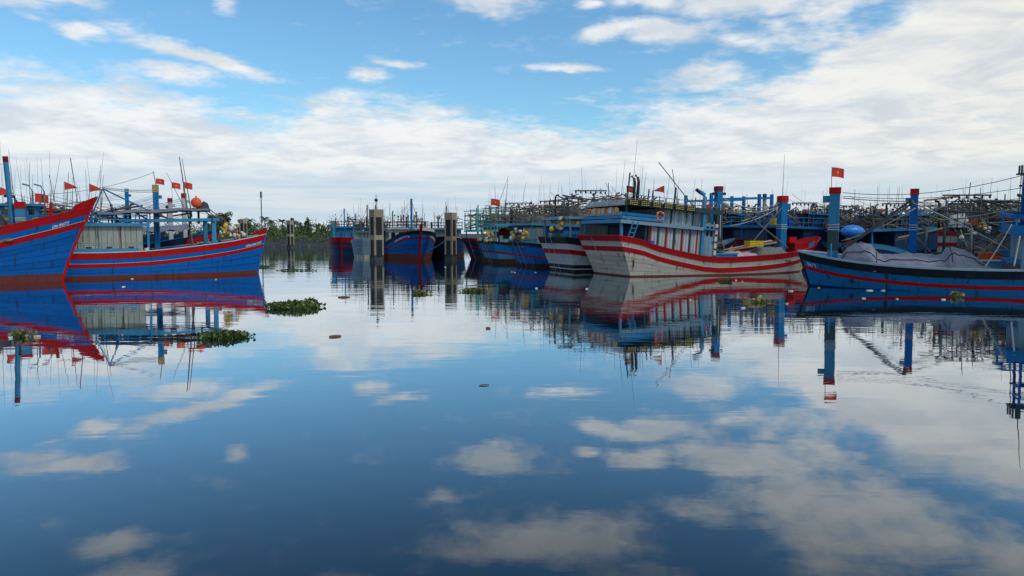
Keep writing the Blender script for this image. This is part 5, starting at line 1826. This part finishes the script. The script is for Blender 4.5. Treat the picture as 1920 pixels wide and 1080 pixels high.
for (loc, th, lab, wall, trim, seed) in FAR:
    stern_boat(lab, 'the ' + {301: 'turquoise house', 302: 'pale house', 303: 'navy back row', 304: 'grey board', 305: 'tan house', 306: 'white house', 307: 'teal railed', 308: 'cream house', 309: 'black house', 310: 'brown framed', 311: 'dark green house', 312: 'black roofed', 313: 'dark blue house'}[seed] + ' far boat', loc, th, [(red, 0, .36, .03), (mid_blue, .36, .8, 0), (red, .8, 1.0, .03)], mid_blue, boot, .3, sh(.95), 6.0, 15, wall, trim, trim, seed, cab=(1.4, 7.0), z0=1.6, z1=3.7,
               npoles=24, simple_house=seed % 2 == 0, win=0, rails=(dark_pole, mid_blue, bamboo)[seed % 3], post=(mid_blue, dull_red), tops=[('net', 3, -.5, .1), ('lamp', 2.5, -1.4, .2), ('machine', 4.5, -1, .1)])
for (stem, th, lab, wall, trim, seed) in (((-13.8, 104.5), -80, 'far bow boat with light blue house behind the bright blue bow', light_blue, white, 321), ((-20.5, 112), -82, 'far bow boat with grey house behind the cream wheelhouse', grey_board, light_blue, 322)):
    bow_boat(lab, stem, th, 13, 5.0, [(red, 0, .36, .03), (mid_blue, .36, .8, 0), (red, .8, 1.0, .03)], mid_blue, boot, .3, [(0, 2.2), (.3, 1.9), (.6, 2.0), (.85, 2.4), (1, 2.7)], red, red, .1, wall, trim, trim, seed, (3.0, 9.0), 1.7, 3.9, mast=(9.8, 7.4, .08, mid_blue), npoles=18, upper=False)


# ------------------------------------------------------------------ floating plants and litter
def hyacinth(label, x, y, lx, ly, n, seed, mat=None, hgt=.22, size=.13, group='floating water hyacinth clumps'):
    """raft of rounded upright leaves on short stalks"""
    rnd = random.Random(seed)
    t = thing('water_hyacinth', label, 'floating plant', (x, y, 0), 0, group)
    V, F, SV, SF = [], [], [], []
    for _ in range(n):
        r = math.sqrt(rnd.random()) if rnd.random() < .8 else rnd.uniform(.8, 1.25)
        a = rnd.uniform(0, 6.283)
        wob = 1 + .75 * mnoise.noise(Vector((math.cos(a) * 1.7, math.sin(a) * 1.7, seed)))
        px, py = r * math.cos(a) * lx / 2 * wob, r * math.sin(a) * ly / 2 * wob
        h = hgt * rnd.uniform(.3, 1.15) * (1.1 - .5 * r)
        lean = Vector((rnd.gauss(0, .4), rnd.gauss(0, .4), 1)).normalized()
        base = Vector((px, py, -.02))
        tip = base + lean * h
        s = lean.cross(Vector((rnd.gauss(0, 1), rnd.gauss(0, 1), .1))).normalized()
        u = (lean + Vector((rnd.gauss(0, .6), rnd.gauss(0, .6), 0))).normalized()
        l = size * rnd.uniform(.6, 1.3)
        i = len(V)
        V += [tip, tip + s * l * .42 + u * l * .3, tip + s * l * .33 + u * l * .75, tip + u * l, tip - s * l * .33 + u * l * .75, tip - s * l * .42 + u * l * .3]
        F.append(tuple(range(i, i + 6)))
        j = len(SV)
        o = s * .008
        SV += [base - o, base + o, tip + o, tip - o]
        SF.append((j, j + 1, j + 2, j + 3))
    lv = mesh_obj('leaves', V, F, mat or LEAF_HYA, t)
    lv['kind'] = 'stuff'
    st = mesh_obj('stalks', SV, SF, LEAF_HYA, t)
    st['kind'] = 'stuff'
    return t


hyacinth('large dense clump of water hyacinth floating off the white cabin boat', -8.75, 30.0, 1.75, 1.3, 1200, 1, hgt=.24)
hyacinth('sprig of hyacinth drifting just behind the large clump', -8.6, 31.6, .35, .3, 60, 12, hgt=.25)
hyacinth('round clump of water hyacinth floating over the mast reflections', -8.35, 21.4, 1.05, .75, 750, 2, hgt=.18, size=.10)
hyacinth('sparse hyacinth with litter under the tall red prow', -14.3, 21.6, .6, .3, 70, 3, LEAF_YEL, .16)
hyacinth('yellowing weed patch between the two near dolphins', -4.6, 37.2, .8, .6, 150, 4, LEAF_YEL, .15)
hyacinth('wide thin weed patch right of the near dolphins', -2.0, 38.6, 1.2, .7, 200, 5, LEAF_YEL, .14)
hyacinth('weed sprig lying off the cream boat side', 13.4, 46.6, .8, .4, 90, 6, LEAF_HYA, .15)
hyacinth('brown weed drift below the crossed booms', 10.8, 32.5, .7, .35, 80, 7, LEAF_YEL, .14)
hyacinth('spiky weed sprig off the middle of the tarpaulin boat', 21.1, 35.3, .6, .3, 50, 8, LEAF_YEL, .22)
hyacinth('thin floating stems by the lone dolphin reflection', -17.7, 60.5, 2.6, 1.2, 110, 9, LEAF_DARK, .08)
hyacinth('dark weed tuft just off the blue boat stem', -22.4, 66.8, 1.4, 1.0, 160, 10, LEAF_DARK, .12)
wood_mat = simple('waterlogged wood', (0.16, 0.085, 0.04), .7, .4, 8.0)
foam = simple('white foam plastic', (0.70, 0.69, 0.64), .7, .15, 6.0)
foam_y = simple('yellowed foam plastic', (0.55, 0.46, 0.20), .7, .2, 6.0)


def driftwood(label, x, y, l, r, rz, seed):
    rnd = random.Random(seed)
    pts = [Vector((-l / 2 + l * k / 5, rnd.uniform(-.01, .01), .012 + rnd.uniform(0, .01))) for k in range(6)]
    V, F = tube_mesh(pts, [r * .75, r, r * 1.05, r, r * .9, r * .6], 7)
    o = mesh_obj('driftwood', V, F, wood_mat, None, Matrix.Translation((x, y, 0)) @ Matrix.Rotation(rz, 4, 'Z'), smooth=False)
    tag(o, label, 'driftwood')


driftwood('short brown log floating in open water by the hyacinth clump', -5.15, 21.6, .34, .04, .5, 1)
driftwood('flat grey board floating before the beacon dolphin', -7.9, 35.0, .55, .05, 0, 2)
driftwood('small dark chunk floating below the bright blue boat', -.76, 23.5, .14, .04, 0, 3)
driftwood('thin stick lying flat in the middle of the open water', -.55, 14.6, .2, .012, .2, 4)


def litter(label, x, y, s, rz, mat, seed, group='foam litter afloat'):
    rnd = random.Random(seed)
    bm = bmesh.new()
    bmesh.ops.create_cube(bm, size=1)
    bmesh.ops.subdivide_edges(bm, edges=bm.edges[:], cuts=1, use_grid_fill=True)
    for v in bm.verts:
        v.co = Vector((v.co.x * s[0], v.co.y * s[1], v.co.z * s[2])) * (1 + rnd.uniform(-.22, .22))
    me = bpy.data.meshes.new('foam_scrap')
    bm.to_mesh(me)
    bm.free()
    me.materials.append(mat)
    o = bpy.data.objects.new('foam_scrap', me)
    o.location = (x, y, s[2] * .25)
    o.rotation_euler = (0, 0, rz)
    COL.objects.link(o)
    tag(o, label, 'litter', group)


LIT = [(-13.8, 21.55, 0.28, 'under the tall red prow'),
       (-14.43, 21.32, 0.19, 'under the tall red prow'),
       (-21.9, 42.0, 0.28, 'along the white cabin boat'),
       (-29.19, 49.46, 0.68, 'under the tall red prow'),
       (-27.29, 50.65, 0.31, 'along the white cabin boat'),
       (-25.2, 49.46, 0.25, 'along the white cabin boat'),
       (-19.41, 48.88, 0.22, 'along the white cabin boat'),
       (1.34, 40.77, 0.28, 'off the rafted blue sterns'),
       (-5.97, 66.8, 0.31, 'before the near dolphins'),
       (0.0, 58.42, 0.25, 'off the rafted blue sterns'),
       (0.21, 57.62, 0.25, 'off the rafted blue sterns'),
       (1.81, 57.62, 0.25, 'off the rafted blue sterns'),
       (11.85, 35.56, 0.31, 'off the cream boat'),
       (14.57, 38.88, 0.43, 'off the cream boat'),
       (9.32, 29.94, 0.31, 'off the cream boat'),
       (16.96, 41.18, 0.22, 'off the tarpaulin boat'),
       (18.83, 39.24, 0.56, 'off the tarpaulin boat'),
       (19.54, 39.24, 0.31, 'off the tarpaulin boat'),
       (17.66, 34.11, 0.22, 'off the tarpaulin boat'),
       (19.62, 33.83, 0.31, 'off the tarpaulin boat'),
       (22.13, 36.5, 0.25, 'off the tarpaulin boat'),
       (14.44, 46.7, 0.25, 'off the cream boat'),
       (14.36, 47.76, 0.19, 'off the cream boat'),
       (-1.18, 29.94, 0.31, 'off the rafted blue sterns'),
       (8.06, 33.56, 0.22, 'off the cream boat'),
       (4.05, 40.38, 0.25, 'off the cream boat'),
       (16.27, 34.39, 0.25, 'off the tarpaulin boat'),
       (11.74, 31.77, 0.22, 'off the cream boat'),
       (-24.21, 51.27, 0.19, 'along the white cabin boat'),
       (-23.4, 51.91, 0.19, 'along the white cabin boat')]
for k, (x, y, s, where) in enumerate(LIT):
    rnd = random.Random(k)
    litter('scrap of pale foam plastic floating ' + where, x, y, (s * .5, s * rnd.uniform(.2, .42), .06), rnd.uniform(-.4, .4), foam if k % 3 else foam_y, k, 'foam litter ' + where)
